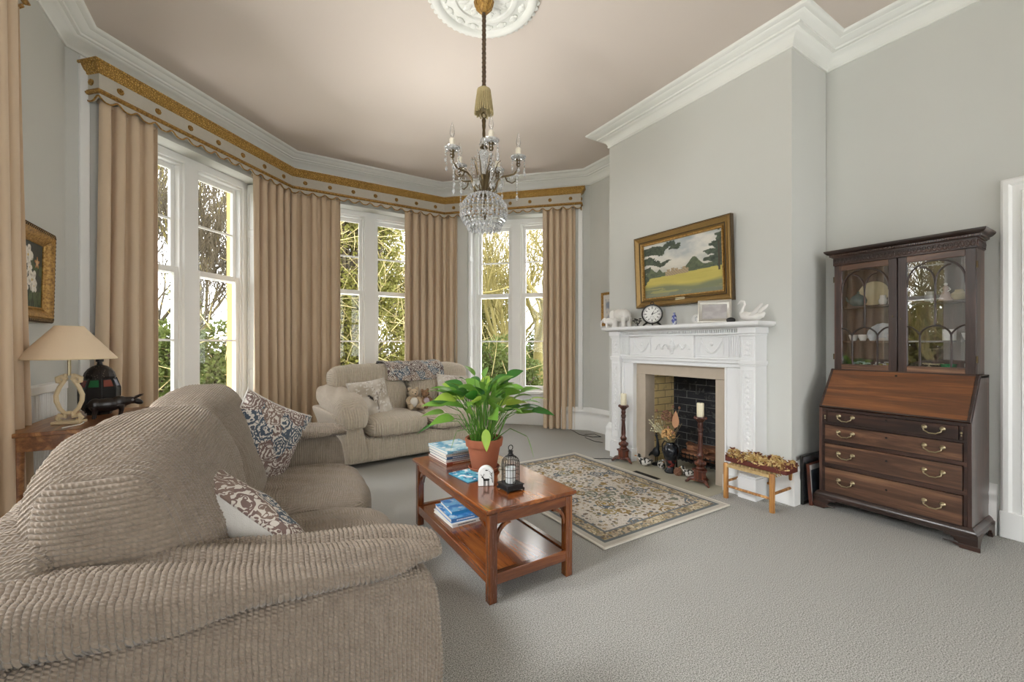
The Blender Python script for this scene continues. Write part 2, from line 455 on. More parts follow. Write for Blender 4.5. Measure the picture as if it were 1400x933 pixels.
def rug_mat():
    k = N('floral_rug'); v = k.co(); x, y, z = k.xyz(v)
    # distance to the edge of the rug (half sizes .65 x .905)
    ex = k.math('SUBTRACT', .652, k.math('ABSOLUTE', x)); ey = k.math('SUBTRACT', .91, k.math('ABSOLUTE', y))
    e = k.math('MINIMUM', ex, ey)
    vo = k.voro(6.2, v); d = vo.outputs['Distance']; cr = k.xyz(vo.outputs['Color'])
    vs = k.voro(30, v); ds = vs.outputs['Distance']; cs = k.xyz(vs.outputs['Color'])
    petals = k.math('ADD', k.math('MULTIPLY', ds, 1.1), d)
    big = k.math('LESS_THAN', d, .47); ring = k.math('GREATER_THAN', k.math('SINE', k.math('ADD', k.math('MULTIPLY', d, 42), k.math('MULTIPLY', ds, 6))), -.1)
    inkA = k.ramp(cr[0], [(0, srgb('8d7440')), (.35, srgb('6f7466')), (.6, srgb('9c8a5c')), (.82, srgb('5b6670'))], 'CONSTANT')
    inkB = k.ramp(cs[1], [(0, srgb('6d5f53')), (.3, srgb('8c8164')), (.55, srgb('656d70')), (.8, srgb('a08d70'))], 'CONSTANT')
    ground = k.mix(k.noise(40, v, 2), srgb('b9b0a4'), srgb('d2cbc1'))
    leaf = k.math('MULTIPLY', k.math('LESS_THAN', ds, .44), k.math('GREATER_THAN', cs[2], .18))
    c = k.mix(leaf, ground, inkB)
    c = k.mix(k.math('MULTIPLY', big, ring), c, inkA)
    c = k.mix(k.math('LESS_THAN', d, .08), c, srgb('c2a75e'))
    # border: tan leaf band between two slate lines, then a cream binding
    fine = k.math('MULTIPLY', k.math('LESS_THAN', k.voro(55, v).outputs['Distance'], .3), .55)
    c = k.mix(fine, c, srgb('857b66'))
    inb = k.math('LESS_THAN', e, .17)
    vb = k.voro(48, v); cb = k.xyz(vb.outputs['Color']); inkC = k.ramp(cb[0], [(0, srgb('6d6f66')), (.3, srgb('8d7b4f')), (.55, srgb('c4b89c')), (.8, srgb('6a5f55'))], 'CONSTANT')
    band = k.mix(leaf, k.mix(k.math('LESS_THAN', vb.outputs['Distance'], .5), srgb('a89880'), inkC), inkB); band = k.mix(k.math('MULTIPLY', k.math('LESS_THAN', d, .3), ring), band, srgb('c6b89a'))
    c = k.mix(inb, c, band)
    def line(a, b): return k.math('MULTIPLY', k.math('GREATER_THAN', e, a), k.math('LESS_THAN', e, b))
    c = k.mix(line(.155, .172), c, srgb('6b6f70')); c = k.mix(line(.05, .075), c, srgb('63686a')); c = k.mix(k.math('LESS_THAN', e, .05), c, srgb('b8b3a8'))
    c = k.mix(k.math('LESS_THAN', e, .012), c, srgb('d2cec4'))
    k.col(c); k.rough(.95); k.bump(k.noise(300, v, 2), .5, .004); return k.m
M_RUG = rug_mat()

def brick_mat(name, c1, c2, mort, plane, soot=None):
    k = N(name); v = k.co(); x, y, z = k.xyz(v)
    vv = k.vec(y if plane == 'x' else x, z, 0.0)
    br = k.n('TexBrick'); k.t.links.new(vv, br.inputs[0]); br.inputs['Scale'].default_value = 1
    br.inputs['Brick Width'].default_value = .225; br.inputs['Row Height'].default_value = .075; br.inputs['Mortar Size'].default_value = .004; br.inputs['Mortar Smooth'].default_value = .4
    br.inputs['Color1'].default_value = c1; br.inputs['Color2'].default_value = c2; br.inputs['Mortar'].default_value = mort
    c = br.outputs[0]
    n = k.noise(7, v, 4, .6)
    if soot is not None: c = k.mix(k.ramp(n, [(.42, (0, 0, 0, 1)), (.6, (1, 1, 1, 1))]), c, soot)
    w = k.ramp(k.noise(14, v, 5, .7), [(.54, (0, 0, 0, 1)), (.7, (1, 1, 1, 1))])
    c = k.mix(k.math('MULTIPLY', w, .5), c, mort)
    k.col(c); k.rough(.85); k.bump(k.math('ADD', br.outputs['Fac'], k.math('MULTIPLY', n, -.4)), -.6, .01); return k.m
M_BRICKY = brick_mat('yellow_brick', srgb('c9b27c'), srgb('dcc590'), srgb('5f5647'), 'y')
M_BRICKK = brick_mat('sooty_brick', srgb('17181c'), srgb('2b2c31'), srgb('6f6e6c'), 'x', srgb('131316'))
M_STONE = plain('fireplace_stone', srgb('b3a695'), .7, noise=.1, scale=14, bump=.1)
M_HEARTH = plain('hearth_stone', srgb('a9a593'), .6, noise=.1, scale=8, bump=.1)

# ------------------------------------------------------------------ room shell
ZC = 3.73
XL, XR, XB = -1.25, 4.15, 3.56           # left wall, recess walls, chimney breast
YB0, YB1 = 1.635, 3.60                   # chimney breast extent
BAY = [(XL, 4.57), (.39, 6.21), (2.53, 6.21), (XR, 4.59)]
YR = -3.0
T = .36
def frame_of(A, Bp):
    A = Vector((*A, 0)); Bp = Vector((*Bp, 0)); s = (Bp-A).normalized(); n = Vector((-s.y, s.x, 0))   # n = outward for clockwise travel
    M = Matrix(((s.x, n.x, 0, A.x), (s.y, n.y, 0, A.y), (0, 0, 1, 0), (0, 0, 0, 1)))
    return M, (Bp-A).length
def wall(name, A, Bp, holes=(), e0=0, e1=0, t=T, mat=None):
    """interior face on the line A-B (travelling clockwise), t outward; mitred ends e0/e1; holes (s0,s1,z0,z1)"""
    M, L = frame_of(A, Bp); b = B()
    def slab(s0, s1, z0, z1):
        if s1-s0 < 1e-4 or z1-z0 < 1e-4: return
        o0 = s0-(e0 if s0 <= 1e-6 else 0); o1 = s1+(e1 if s1 >= L-1e-6 else 0)
        b.add([(s0, 0, z0), (s1, 0, z0), (o1, t, z0), (o0, t, z0), (s0, 0, z1), (s1, 0, z1), (o1, t, z1), (o0, t, z1)],
              [(0, 3, 2, 1), (4, 5, 6, 7), (0, 1, 5, 4), (1, 2, 6, 5), (2, 3, 7, 6), (3, 0, 4, 7)], M)
    cur = 0
    for (s0, s1, z0, z1) in sorted(holes):
        slab(cur, s0, 0, ZC); slab(s0, s1, 0, z0); slab(s0, s1, z1, ZC); cur = s1
    slab(cur, L, 0, ZC)
    return struct(b.obj(name, mat or M_WALL))
WZ1 = 3.2
mit = .4142*T
def mid(A, Bp, w): 
    L = (Vector(Bp)-Vector(A)).length; return (L/2-w/2, L/2+w/2)
WW = 1.46
holes = [[(*mid(BAY[i], BAY[i+1], WW), 0, WZ1)] for i in range(3)]
# left wall travels +Y ; its own window lies outside the frame to the left
LW0, LW1 = 1.22-YR, 2.68-YR
wall('wall_left', (XL, YR), BAY[0], [(1.42, 2.88, .5, WZ1), (LW0, LW1, .5, WZ1)], T, mit)  # the opening nearer the rear is added to let fill light in
wall('wall_bay_left', BAY[0], BAY[1], holes[0], mit, mit)
wall('wall_bay_centre', BAY[1], BAY[2], holes[1], mit, mit)
wall('wall_bay_right', BAY[2], BAY[3], holes[2], mit, mit)
wall('wall_recess', BAY[3], (XR, YB1-.3), (), mit, 0)
FY0, FY1, FZ = 2.205, 2.995, .935          # fire opening
wall('wall_chimney_breast', (XB, YB1), (XB, YB0), [(YB1-FY1-.02, YB1-FY0+.02, 0, FZ+.02)], 0, 0, t=.58)
wall('wall_right', (XR, YB0+.05), (XR, YR), (), 0, T)
wall('wall_rear', (XR, YR), (XL, YR), [(.5, 2.0, .5, WZ1), (3.45, 4.95, .5, WZ1)], T, T)  # both openings are invented, to light the room from behind
# floor and ceiling follow the room's outline
poly = [(XL-.4, YR-.4), (XL-.4, 4.73), (.22, 6.6), (2.7, 6.6), (XR+.4, 4.75), (XR+.4, YR-.4)]
struct(B().prism(poly, 'z', -.12, 0).obj('floor', M_CARPET, smooth=0))
struct(B().prism(poly, 'z', ZC, ZC+.12).obj('ceiling', M_CEIL, smooth=0))
# cornice
CP = [(0, 3.555), (.012, 3.555), (.016, 3.567), (.012, 3.575), (.014, 3.58), (.03, 3.612), (.058, 3.637), (.075, 3.645), (.078, 3.655), (.1, 3.658), (.104, 3.672),
      (.118, 3.675), (.13, 3.688), (.152, 3.698), (.156, 3.705), (.185, 3.708), (.196, 3.718), (.2, 3.732), (0, 3.732)]
OUT = [(XL, YR), BAY[0], BAY[1], BAY[2], BAY[3], (XR, YB1), (XB, YB1), (XB, YB0), (XR, YB0), (XR, YR)]
struct(B().sweep(CP, OUT, closed=True).obj('trim_1', M_CORN, smooth=50))
# skirting
SP = [(0, 0), (.034, 0), (.034, .19), (.028, .2), (.026, .25), (.032, .256), (.032, .275), (.022, .29), (.012, .315), (.004, .33), (0, .33)]
def along(A, Bp, s):
    A = Vector(A); Bp = Vector(Bp); d = (Bp-A).normalized(); p = A+d*s; return (p.x, p.y)
h0 = holes[0][0]; h1 = holes[1][0]; h2 = holes[2][0]
for nm, path in (('baseboard_left', [(XL, YR), BAY[0], along(BAY[0], BAY[1], h0[0])]),
                 ('baseboard_bay_left', [along(BAY[0], BAY[1], h0[1]), BAY[1], along(BAY[1], BAY[2], h1[0])]),
                 ('baseboard_bay_right', [along(BAY[1], BAY[2], h1[1]), BAY[2], along(BAY[2], BAY[3], h2[0])]),
                 ('baseboard_recess', [along(BAY[2], BAY[3], h2[1]), BAY[3], (XR, YB1), (XB, YB1), (XB, 3.44)]),
                 ('baseboard_right', [(XB, 1.78), (XB, YB0), (XR, YB0), (XR, .67)])):
    struct(B().sweep(SP, path).obj(nm, M_WHITE, smooth=50))
# thin pier bead beside the recess corner of the bay
for i, (A, Bp, s) in enumerate(((BAY[2], BAY[3], 2.29-.13), (BAY[0], BAY[1], .12))):
    M, L = frame_of(A, Bp); struct(B().box(s-.035, s+.03, -.022, .01, .0, 3.54, M).obj('trim_%d' % (i+2), M_WHITE, bevel=.006))

# ------------------------------------------------------------------ windows
def make_window(name, A, Bp, s0, s1, full=True):
    """paired sashes either side of a broad mullion, shutters folded in the reveals, panelled apron under the sill"""
    M, L = frame_of(A, Bp); r = bpy.data.objects.new(name, None); COL.objects.link(r); struct(r)
    c = (s0+s1)/2; h = (s1-s0)/2; Z0 = .52; Z1 = WZ1
    b = B()                                              # box frame and mullion
    for sg in (-1, 1):
        b.box(*sorted((c+sg*h, c+sg*(h-.085))), .2, .355, Z0, Z1, M)
        b.box(*sorted((c+sg*(h-.085), c+sg*(h-.105))), .225, .345, Z0, Z1-.075, M)
    b.box(c-h, c+h, .2, .355, Z1-.075, Z1+.01, M); b.box(c-h, c+h, .225, .345, Z1-.1, Z1-.075, M)
    b.box(c-.075, c+.075, .19, .355, Z0, Z1-.075, M); b.box(c-.1, c+.1, .225, .345, Z0, Z1-.1, M)
    b.obj('window_frame', M_WHITE, r, bevel=.004)
    b = B(); b.box(c-h, c+h, .12, .36, Z0-.04, Z0, M); b.box(c-h, c+h, .2, .44, Z0-.08, Z0-.04, M); b.obj('window_sill', M_WHITE, r, bevel=.006)
    if full:
        b = B(); b.box(c-h, c+h, .2, .36, 0, Z0-.04, M)
        for (z0, z1, d) in ((0, .2, .03), (.2, .26, .022), (.43, .48, .03)): b.box(c-h, c+h, .2-d, .2, z0, z1, M)
        b.obj('apron_panel', M_WHITE, r, bevel=.005)
    # shutters: panelled leaves folded against the reveals
    for sg in (-1, 1):
        b = B(); x0, x1 = sorted((c+sg*(h-.004), c+sg*(h-.034)))
        b.box(x0, x1, .03, .195, .02, Z1-.02, M)
        xi0, xi1 = sorted((c+sg*(h-.034), c+sg*(h-.042)))
        for (z0, z1) in ((.1, .95), (1.05, 1.55), (1.65, 2.55), (2.63, 3.08)):
            b.box(xi0, xi1, .05, .062, z0, z1, M); b.box(xi0, xi1, .163, .175, z0, z1, M)
            b.box(xi0, xi1, .062, .163, z0, z0+.012, M); b.box(xi0, xi1, .062, .163, z1-.012, z1, M)
        b.obj('shutter', M_WHITE, r, bevel=.002)
    # sashes
    ZM = 2.01
    for sg in (-1, 1):
        a0, a1 = sorted((c+sg*.1, c+sg*(h-.105)))
        for (z0, z1, n0, bot, top) in ((Z0, ZM+.035, .245, .075, .06), (ZM-.035, Z1-.1, .29, .06, .05)):
            b = B(); n1 = n0+.04; st = .038
            b.box(a0, a0+st, n0, n1, z0, z1, M); b.box(a1-st, a1, n0, n1, z0, z1, M)
            b.box(a0+st, a1-st, n0, n1, z0, z0+bot, M); b.box(a0+st, a1-st, n0, n1, z1-top, z1, M)
            zm = (z0+bot+z1-top)/2; b.box(a0+st, a1-st, n0+.006, n1-.006, zm-.011, zm+.011, M)
            so = b.obj('sash', M_WHITE, r, bevel=.003)
            g = B().box(a0+st-.005, a1-st+.005, n0+.018, n0+.022, z0+bot-.005, z1-top+.005, M).obj('pane', M_GLASS, so, smooth=0)
    # stone outside the jambs
    b = B()
    for sg in (-1, 1): b.box(*sorted((c+sg*(h-.09), c+sg*(h+.3))), .36, .44, -.3, 3.5, M)
    b.box(c-h-.3, c+h+.3, .36, .44, Z1, 3.7, M); b.box(c-h-.3, c+h+.3, .36, .44, .2, Z0-.08, M)
    b.obj('stone_surround', M_STONE_OUT, r)
    return r
make_window('window_1', BAY[0], BAY[1], *holes[0][0][:2])
make_window('window_2', BAY[1], BAY[2], *holes[1][0][:2])
make_window('window_3', BAY[2], BAY[3], *holes[2][0][:2])
make_window('window_4', (XL, YR), BAY[0], LW0, LW1, False)
make_window('added_window_7', (XL, YR), BAY[0], 1.42, 2.88, False)  # unseen window added behind the camera to even out the light
for nm, s0 in (('added_window_5', .5), ('added_window_6', 3.45)): make_window(nm, (XR, YR), (XL, YR), s0, s0+1.5, False)  # unseen rear windows, added as openings for the fill lamps

# door casing at the right edge of the frame
r = bpy.data.objects.new('door_1', None); COL.objects.link(r); struct(r)
AP = [(0, 0), (.028, 0), (.036, .012), (.036, .035), (.024, .05), (.022, .085), (.032, .09), (.03, .1), (.016, .115), (.014, .15), (.022, .155), (.02, .17), (0, .17)]
def casing():
    b = B(); y0 = .655; y1 = -.62; z = 2.31
    # sweep the moulding round the opening in the wall plane, as (along, projection) pairs
    n = len(AP)
    pts = []
    for (Y, Z, dy, dz) in ((y0, .17, -1, 0), (y0, z, -1, -1), (y1, z, 1, -1), (y1, .17, 1, 0)):
        for p, w in AP: pts.append((XR-p, Y+dy*w, Z+dz*w))
    fs = []
    for i in range(3):
        for k in range(n-1): fs.append((i*n+k, (i+1)*n+k, (i+1)*n+k+1, i*n+k+1))
    b.add(pts, fs); return b
casing().obj('architrave', M_WHITE, r, smooth=30)
b = B(); b.box(XR-.04, XR+.02, .48, .66, 0, .172); b.box(XR-.04, XR+.02, -.625, -.445, 0, .172); b.obj('plinth_block', M_WHITE, r, bevel=.006)
b = B(); b.box(XR-.012, XR+.03, -.45, .485, 0, 2.14)
for (ya, yb) in ((-.33, -.02), (.05, .36)):
    for (za, zb) in ((.25, .95), (1.1, 2.0)): b.box(XR-.02, XR-.01, ya, yb, za, zb)
b.obj('door_leaf', M_WHITE, r, bevel=.006)
# ------------------------------------------------------------------ pelmets and curtains
def off_line(path, u):
    """offset a polyline to the right by u, mitred"""
    n = len(path); P = [Vector((p[0], p[1])) for p in path]; R = []
    for i in range(n):
        d0 = (P[i]-P[i-1]).normalized() if i else None; d1 = (P[i+1]-P[i]).normalized() if i < n-1 else None
        d0 = d0 or d1; d1 = d1 or d0
        n0 = Vector((d0.y, -d0.x)); n1 = Vector((d1.y, -d1.x)); b = n0+n1; b /= b.dot(n0); R.append(tuple(P[i]+b*u))
    return R
def resample(path, step):
    """points, tangents and arc length along a polyline"""
    P = [Vector(p) for p in path]; segs = [(P[i], P[i+1], (P[i+1]-P[i]).length) for i in range(len(P)-1)]; L = sum(q[2] for q in segs)
    n = max(2, int(L/step)); out = []
    for k in range(n+1):
        s = L*k/n; a = s
        for (p, q, l) in segs:
            if a <= l+1e-9: break
            a -= l
        a = min(a, l); d = (q-p).normalized(); out.append((p+d*a, d, s))
    return out, L

def pelmet(label, path, ret0, ret1, dz):
    """path = front face line of the fascia (room side on its right); ret = depth of the end returns back to the wall"""
    root = thing('pelmet', label, 'pelmet', (0, 0, dz))
    P = [Vector(p) for p in path]
    d0 = (P[1]-P[0]).normalized(); d1 = (P[-1]-P[-2]).normalized()
    full = list(path)
    if ret0: full = [tuple(P[0]+Vector((-d0.y, d0.x))*ret0)]+full
    if ret1: full = full+[tuple(P[-1]+Vector((-d1.y, d1.x))*ret1)]
    B().sweep([(-.03, 3.41), (.006, 3.41), (.014, 3.417), (.012, 3.425), (.03, 3.44), (.044, 3.465), (.047, 3.478), (.058, 3.48), (.06, 3.497), (-.03, 3.497)], full).obj('carved_gilt_cornice', M_GILTC, root, smooth=40)
    B().sweep([(-.02, 3.285), (0, 3.285), (0, 3.41), (-.02, 3.41)], full).obj('fascia', M_PELMET, root)
    B().sweep([(-.02, 3.252), (.01, 3.252), (.022, 3.262), (.022, 3.27), (.012, 3.277), (.012, 3.285), (.004, 3.289), (-.02, 3.289)], full).obj('gilt_bead', M_GILT, root)
    # scalloped valance with a gilt cord along its wavy edge
    pts, L = resample(full, .0122); b = B(); n = len(pts); vs = []; fs = []; cordp = []
    for i, (p, d, s) in enumerate(pts):
        nr = Vector((d.y, -d.x)); ph = 2*PI*s/.147
        z = 3.213+.019*math.cos(ph)+.004*math.cos(2*ph)
        for (u, zz) in ((-.002, 3.256), (-.002, z), (-.016, z), (-.016, 3.256)):
            q = p+nr*u; vs.append((q.x, q.y, zz))
        q = p+nr*.0; cordp.append((q.x, q.y, z))
    for i in range(n-1):
        for k in range(4): fs.append((i*4+k, (i+1)*4+k, (i+1)*4+(k+1) % 4, i*4+(k+1) % 4))
    fs += [(0, 1, 2, 3), tuple((n-1)*4+k for k in (3, 2, 1, 0))]
    b.add(vs, fs); b.obj('scalloped_valance', M_PELMET, root, smooth=30)
    B().tube(cordp, .0065, 6).obj('gilt_cord', M_GILT, root)
    # rosettes
    def rosette(p, d):
        nr = Vector((d.y, -d.x)); M = Matrix(((d.x, 0, nr.x, p.x), (d.y, 0, nr.y, p.y), (0, 1, 0, 3.347), (0, 0, 0, 1)))
        b = B(); b.lathe([(.0, .016), (.008, .015), (.01, .009), (.012, .009)], seg=10, M=M)
        for k in range(8):
            a = k*PI/4; b.ball((.018*math.cos(a), .018*math.sin(a), .006), (.008, .008, .007), 8, 5, M=M)
        b.lathe([(0, .003), (.024, .003), (.026, 0)], seg=16, M=M)
        b.obj('rosette', M_GILT, root)
    P = [Vector(p) for p in full]
    for i in range(len(P)-1):
        l = (P[i+1]-P[i]).length; d = (P[i+1]-P[i]).normalized()
        if l < .3: rosette(P[i]+d*l*.5, d); continue
        k = max(1, round(l/.295))
        for j in range(k): rosette(P[i]+d*(l*(j+.5)/k), d)
    return root
PF = [(-1.056, 4.567), (.415, 6.065), (2.505, 6.065), (3.985, 4.595)]
pelmet('long gilt and grey pelmet with rosettes and scalloped edge running round the bay windows', PF, .16, .1, 0)
PL = [(-1.1, .62), (-1.1, 3.42)]
pelmet('gilt pelmet end high at the left edge of the photo above the nearest curtain', PL, 0, .145, -.1)

def curtain(label, path, pleat, amp, seed, z0=.012, z1=3.235, flare0=0, flare1=0, group=None):
    """pleated drop along a plan line: tight pinched folds at the head, softer and deeper folds at the hem"""
    rnd = random.Random(seed); root = thing('curtain', label, 'curtain', (*path[0], 0))
    pts, L = resample(path, .009); nz = 26
    k = max(3, round(L/pleat)); jit = [rnd.uniform(-.3, .3) for _ in range(k+2)]; am = [rnd.uniform(.7, 1.25) for _ in range(k+2)]
    vs = []; fs = []; n = len(pts); ox, oy = path[0]
    for j in range(nz):
        t = j/(nz-1); z = z0+(z1-z0)*t
        for i, (p, d, s) in enumerate(pts):
            nr = Vector((d.y, -d.x)); u = s/L*k; q = int(u)
            ph = 2*PI*(u+.35*(1-t)*(jit[min(q, k)]*(1-(u-q))+jit[min(q+1, k+1)]*(u-q)))
            A = amp*(am[min(q, k)]*(1-(u-q))+am[min(q+1, k+1)]*(u-q))
            w = math.sin(ph); w = math.copysign(abs(w)**.7, w)
            drape = A*(.75+.35*(1-t))*w+.35*A*math.sin(.5*ph+seed)*(1-t)
            tx = -.28*A*math.sin(2*ph)
            spread = (flare0*(1-s/L)-flare1*(s/L))*(1-t)**1.5
            pp = p+nr*drape+d*(tx-spread)
            vs.append((pp.x-ox, pp.y-oy, z))
    for j in range(nz-1):
        for i in range(n-1): fs.append((j*n+i, j*n+i+1, (j+1)*n+i+1, (j+1)*n+i))
    b = B(); b.add(vs, fs); o = b.obj('pleated_drop', M_CURT, root, smooth=80)
    so = o.modifiers.new('thick', 'SOLIDIFY'); so.thickness = .004; so.offset = -1
    # pinched heading tape and header
    hp = []
    for (p, d, s) in pts[::3]:
        nr = Vector((d.y, -d.x)); q = p-nr*.018; hp.append((q.x-ox, q.y-oy, z1-.01))
    B().tube(hp, .012, 6, flat=1.6).obj('heading', M_CURT, root)
    return root
CF = off_line(PF, -.072)                       # curtain line just behind the fascia
def on(i, s): return along(CF[i], CF[i+1], s)
def slen(i): return (Vector(CF[i+1])-Vector(CF[i])).length
curtain('beige curtain hanging at the left end of the bay, beside the flower picture wall', [on(0, .05), on(0, .50)], .105, .05, 1, flare0=.06)
curtain('wide beige curtain hanging across the left angle of the bay, between two windows', [on(0, 1.56), CF[1], on(1, .62)], .118, .052, 2)
curtain('beige curtain hanging across the right angle of the bay, behind the chandelier', [on(1, 1.52), CF[2], on(2, .2)], .112, .052, 3)
curtain('beige curtain hanging at the right end of the bay, nearest the fireplace', [on(2, 1.565), on(2, 2.03)], .1, .05, 4, flare1=-.01)
curtain('nearest beige curtain cut off by the left edge of the photo', [(-1.11, 2.72), (-1.11, 3.40)], .13, .035, 5, flare1=.13)

# ------------------------------------------------------------------ ceiling rose and chandelier
CX, CY = 1.388, 2.639
rose = thing('ceiling_rose', 'round white plaster ceiling rose around the top of the chandelier rod', 'ceiling rose', (CX, CY, ZC))
b = B().lathe([(0, -.03), (.07, -.028), (.09, -.018), (.2, -.015), (.205, -.026), (.225, -.03), (.245, -.022), (.255, -.012), (.32, -.012), (.33, -.03), (.355, -.038), (.378, -.03), (.388, -.012), (.39, 0)], seg=72)
b.obj('moulded_disc', M_CORN, rose, smooth=50)
b = B()
for k in range(48):
    a = 2*PI*k/48; b.ball((.389*math.cos(a), .389*math.sin(a), -.008), (.021, .021, .012), 8, 5)
b.obj('scalloped_rim', M_CORN, rose)
b = B()
for k in range(16):
    a = 2*PI*k/16
    for (r, w, l) in ((.15, .02, .045), (.288, .03, .026)):
        aa = a+(PI/16 if r > .2 else 0)
        b.ball((r*math.cos(aa), r*math.sin(aa), -.016), (l, w, .012), 10, 6, rot=(0, 0, aa))
        b.ball((r*math.cos(aa+.1), r*math.sin(aa+.1), -.014), (l*.5, w*.45, .012), 8, 5, rot=(0, 0, aa+.7))
        b.ball((r*math.cos(aa-.1), r*math.sin(aa-.1), -.014), (l*.5, w*.45, .012), 8, 5, rot=(0, 0, aa-.7))
b.obj('acanthus_relief', M_CORN, rose)

def bead(b, c, r, e=1.25, seg=6):
    b.lathe([(0, -r*e), (r*.85, -r*.35), (r*.85, r*.35), (0, r*e)], c, seg)
def chandelier():
    root = thing('chandelier', 'brass and crystal chandelier hanging from the ceiling on a long rod', 'chandelier', (CX, CY, 0))
    # gilt ball under the rose
    b = B(); b.lathe([(0, 3.735), (.03, 3.735), (.052, 3.715), (.066, 3.68), (.06, 3.645), (.036, 3.615), (.018, 3.6), (.0, 3.598)][::-1], seg=24)
    for k in range(12):
        a = 2*PI*k/12; b.tube([(.03*math.cos(a), .03*math.sin(a), 3.611), (.061*math.cos(a), .061*math.sin(a), 3.648), (.068*math.cos(a), .068*math.sin(a), 3.68), (.052*math.cos(a), .052*math.sin(a), 3.717)], .005, 5)
    b.obj('gilt_ball', M_GILT, root)
    # rope wound rod
    rod = B().tube([(0, 0, 3.605), (0, 0, 3.05)], .0125, 10)
    for k in range(2):
        rod.tube([(.011*math.cos(2*PI*t/26*1+k*PI), .011*math.sin(2*PI*t/26+k*PI), 3.605-.555*t/220) for t in range(221)], .0055, 5)
    k = N('wound_rope'); f = k.noise(60); k.col(k.mix(f, srgb('2c1f15'), srgb('5c4629'))); k.rough(.6)
    rod.obj('rod', k.m, root)
    # tassel
    tm = plain('tassel_silk', srgb('a3946b'), .7, noise=.35, scale=120)
    b = B().lathe([(.0, 3.07), (.03, 3.068), (.048, 3.055), (.052, 3.035), (.05, 3.02)][::-1], seg=20)
    for k in range(26):
        a = 2*PI*k/26; l = random.uniform(-.006, .006)
        b.tube([(.046*math.cos(a), .046*math.sin(a), 3.03), (.053*math.cos(a), .053*math.sin(a), 2.98), (.06*math.cos(a), .06*math.sin(a), 2.92), (.064*math.cos(a), .064*math.sin(a), 2.89+l*1.6)], [.006, .0066, .0068, .0058], 5)
    b.obj('tassel', tm, root)
    # hook ring and brass neck
    b = B(); b.tube([(.018*math.cos(t*PI/10), 0, 2.873+.018*math.sin(t*PI/10)) for t in range(21)], .0045, 6)
    b.tube([(0, 0, 2.9), (0, 0, 2.886)], .005, 6)
    b.lathe([(.004, 2.856), (.012, 2.85), (.016, 2.835), (.012, 2.815), (.014, 2.8), (.01, 2.77), (.012, 2.74), (.008, 2.69), (.012, 2.665), (.026, 2.65), (.03, 2.642), (.012, 2.632), (0, 2.63)][::-1], seg=14)
    b.obj('neck', M_BRASSD, root)
    # cut glass crown and baluster
    b = B(); b.lathe([(0, 2.66), (.02, 2.665), (.03, 2.68), (.026, 2.7), (.014, 2.715), (0, 2.72)], seg=10)
    b.lathe([(0, 2.445), (.02, 2.45), (.016, 2.48), (.022, 2.53), (.034, 2.585), (.04, 2.605), (.03, 2.62), (.012, 2.63), (0, 2.632)], seg=12)
    b.obj('glass_baluster', M_CRYSTAL, root, smooth=20)
    # brass hub with acanthus collar
    b = B().lathe([(0, 2.29), (.02, 2.295), (.03, 2.305), (.055, 2.312), (.06, 2.322), (.05, 2.332), (.026, 2.338), (.018, 2.35), (.014, 2.385), (.018, 2.4), (.015, 2.415), (.024, 2.43), (.03, 2.44), (.024, 2.45), (0, 2.452)], seg=20)
    for k in range(10):
        a = 2*PI*k/10; b.tube([(.05*math.cos(a), .05*math.sin(a), 2.32), (.068*math.cos(a), .068*math.sin(a), 2.335), (.075*math.cos(a), .075*math.sin(a), 2.352)], [.008, .006, .002], 5)
    b.tube([(0, 0, 2.29), (0, 0, 2.14)], .006, 8); b.ball((0, 0, 2.2), .014); b.ball((0, 0, 2.15), .018)
    b.obj('hub', M_BRASSD, root)
    rx, ry = math.cos(math.radians(31.585)), -math.sin(math.radians(31.585)); fx, fy = -ry, rx
    sleeve_m = plain('candle_sleeve', srgb('d9d2c0'), .6, noise=.15); bulb_m = pane_glass('bulb_glass', .12)
    for k, an in enumerate((213, 285, 2, 69, 141)):
        a = math.radians(an); dx = rx*math.cos(a)+fx*math.sin(a); dy = ry*math.cos(a)+fy*math.sin(a)
        R = .245
        def P(r, z): return (dx*r, dy*r, z)
        prof = [(.03, 2.315), (.062, 2.325), (.085, 2.36), (.1, 2.41), (.13, 2.44), (.175, 2.447), (.215, 2.46), (.24, 2.49), (R, 2.52)]
        arm = B().tube([P(r, z) for r, z in prof], [.0085, .008, .0075, .007, .007, .0065, .006, .006, .006], 7)
        arm.tube([P(.15, 2.445), P(.165, 2.41), P(.2, 2.395), P(.225, 2.41), P(.222, 2.428)], [.006, .005, .005, .004, .003], 6)
        arm.lathe([(0, 2.51), (.012, 2.515), (.017, 2.53), (.013, 2.545), (.016, 2.56), (.02, 2.563), (0, 2.565)], P(R, 0), 12)
        ao = arm.obj('arm', M_BRASSD, root)
        sl = B().lathe([(0, 2.565), (.0185, 2.565), (.0185, 2.64), (.014, 2.646), (0, 2.646)], P(R, 0), 12)
        sl.obj('candle_sleeve', sleeve_m, ao)
        B().lathe([(.012, 2.565), (.03, 2.563), (.05, 2.572), (.056, 2.582), (.054, 2.583), (.048, 2.576), (.03, 2.568), (.012, 2.57)], P(R, 0), 16).obj('drip_pan', M_CRYSTAL, ao)
        B().lathe([(.006, 2.65), (.0165, 2.675), (.017, 2.69), (.01, 2.725), (.003, 2.755), (0, 2.758)], P(R, 0), 12).obj('bulb', bulb_m, ao)
        dr = B()                                     # strings of drops from the pan and arm
        for j in range(6):
            a2 = 2*PI*j/6; qx, qy = dx*R+.05*math.cos(a2), dy*R+.05*math.sin(a2)
            for q in range(3+(j % 3)): bead(dr, (qx, qy, 2.565-q*.02), .006)
            bead(dr, (qx, qy, 2.565-(3+(j % 3))*.02-.014), .0105, 1.9, 8)
        for q in range(9): bead(dr, P(R-.01, 2.5-q*.022), .0075, 1.3, 8)
        bead(dr, P(R-.01, 2.5-9*.022-.012), .013, 1.7, 8)
        dr.obj('pendant_string', M_CRYSTAL, root, smooth=0)
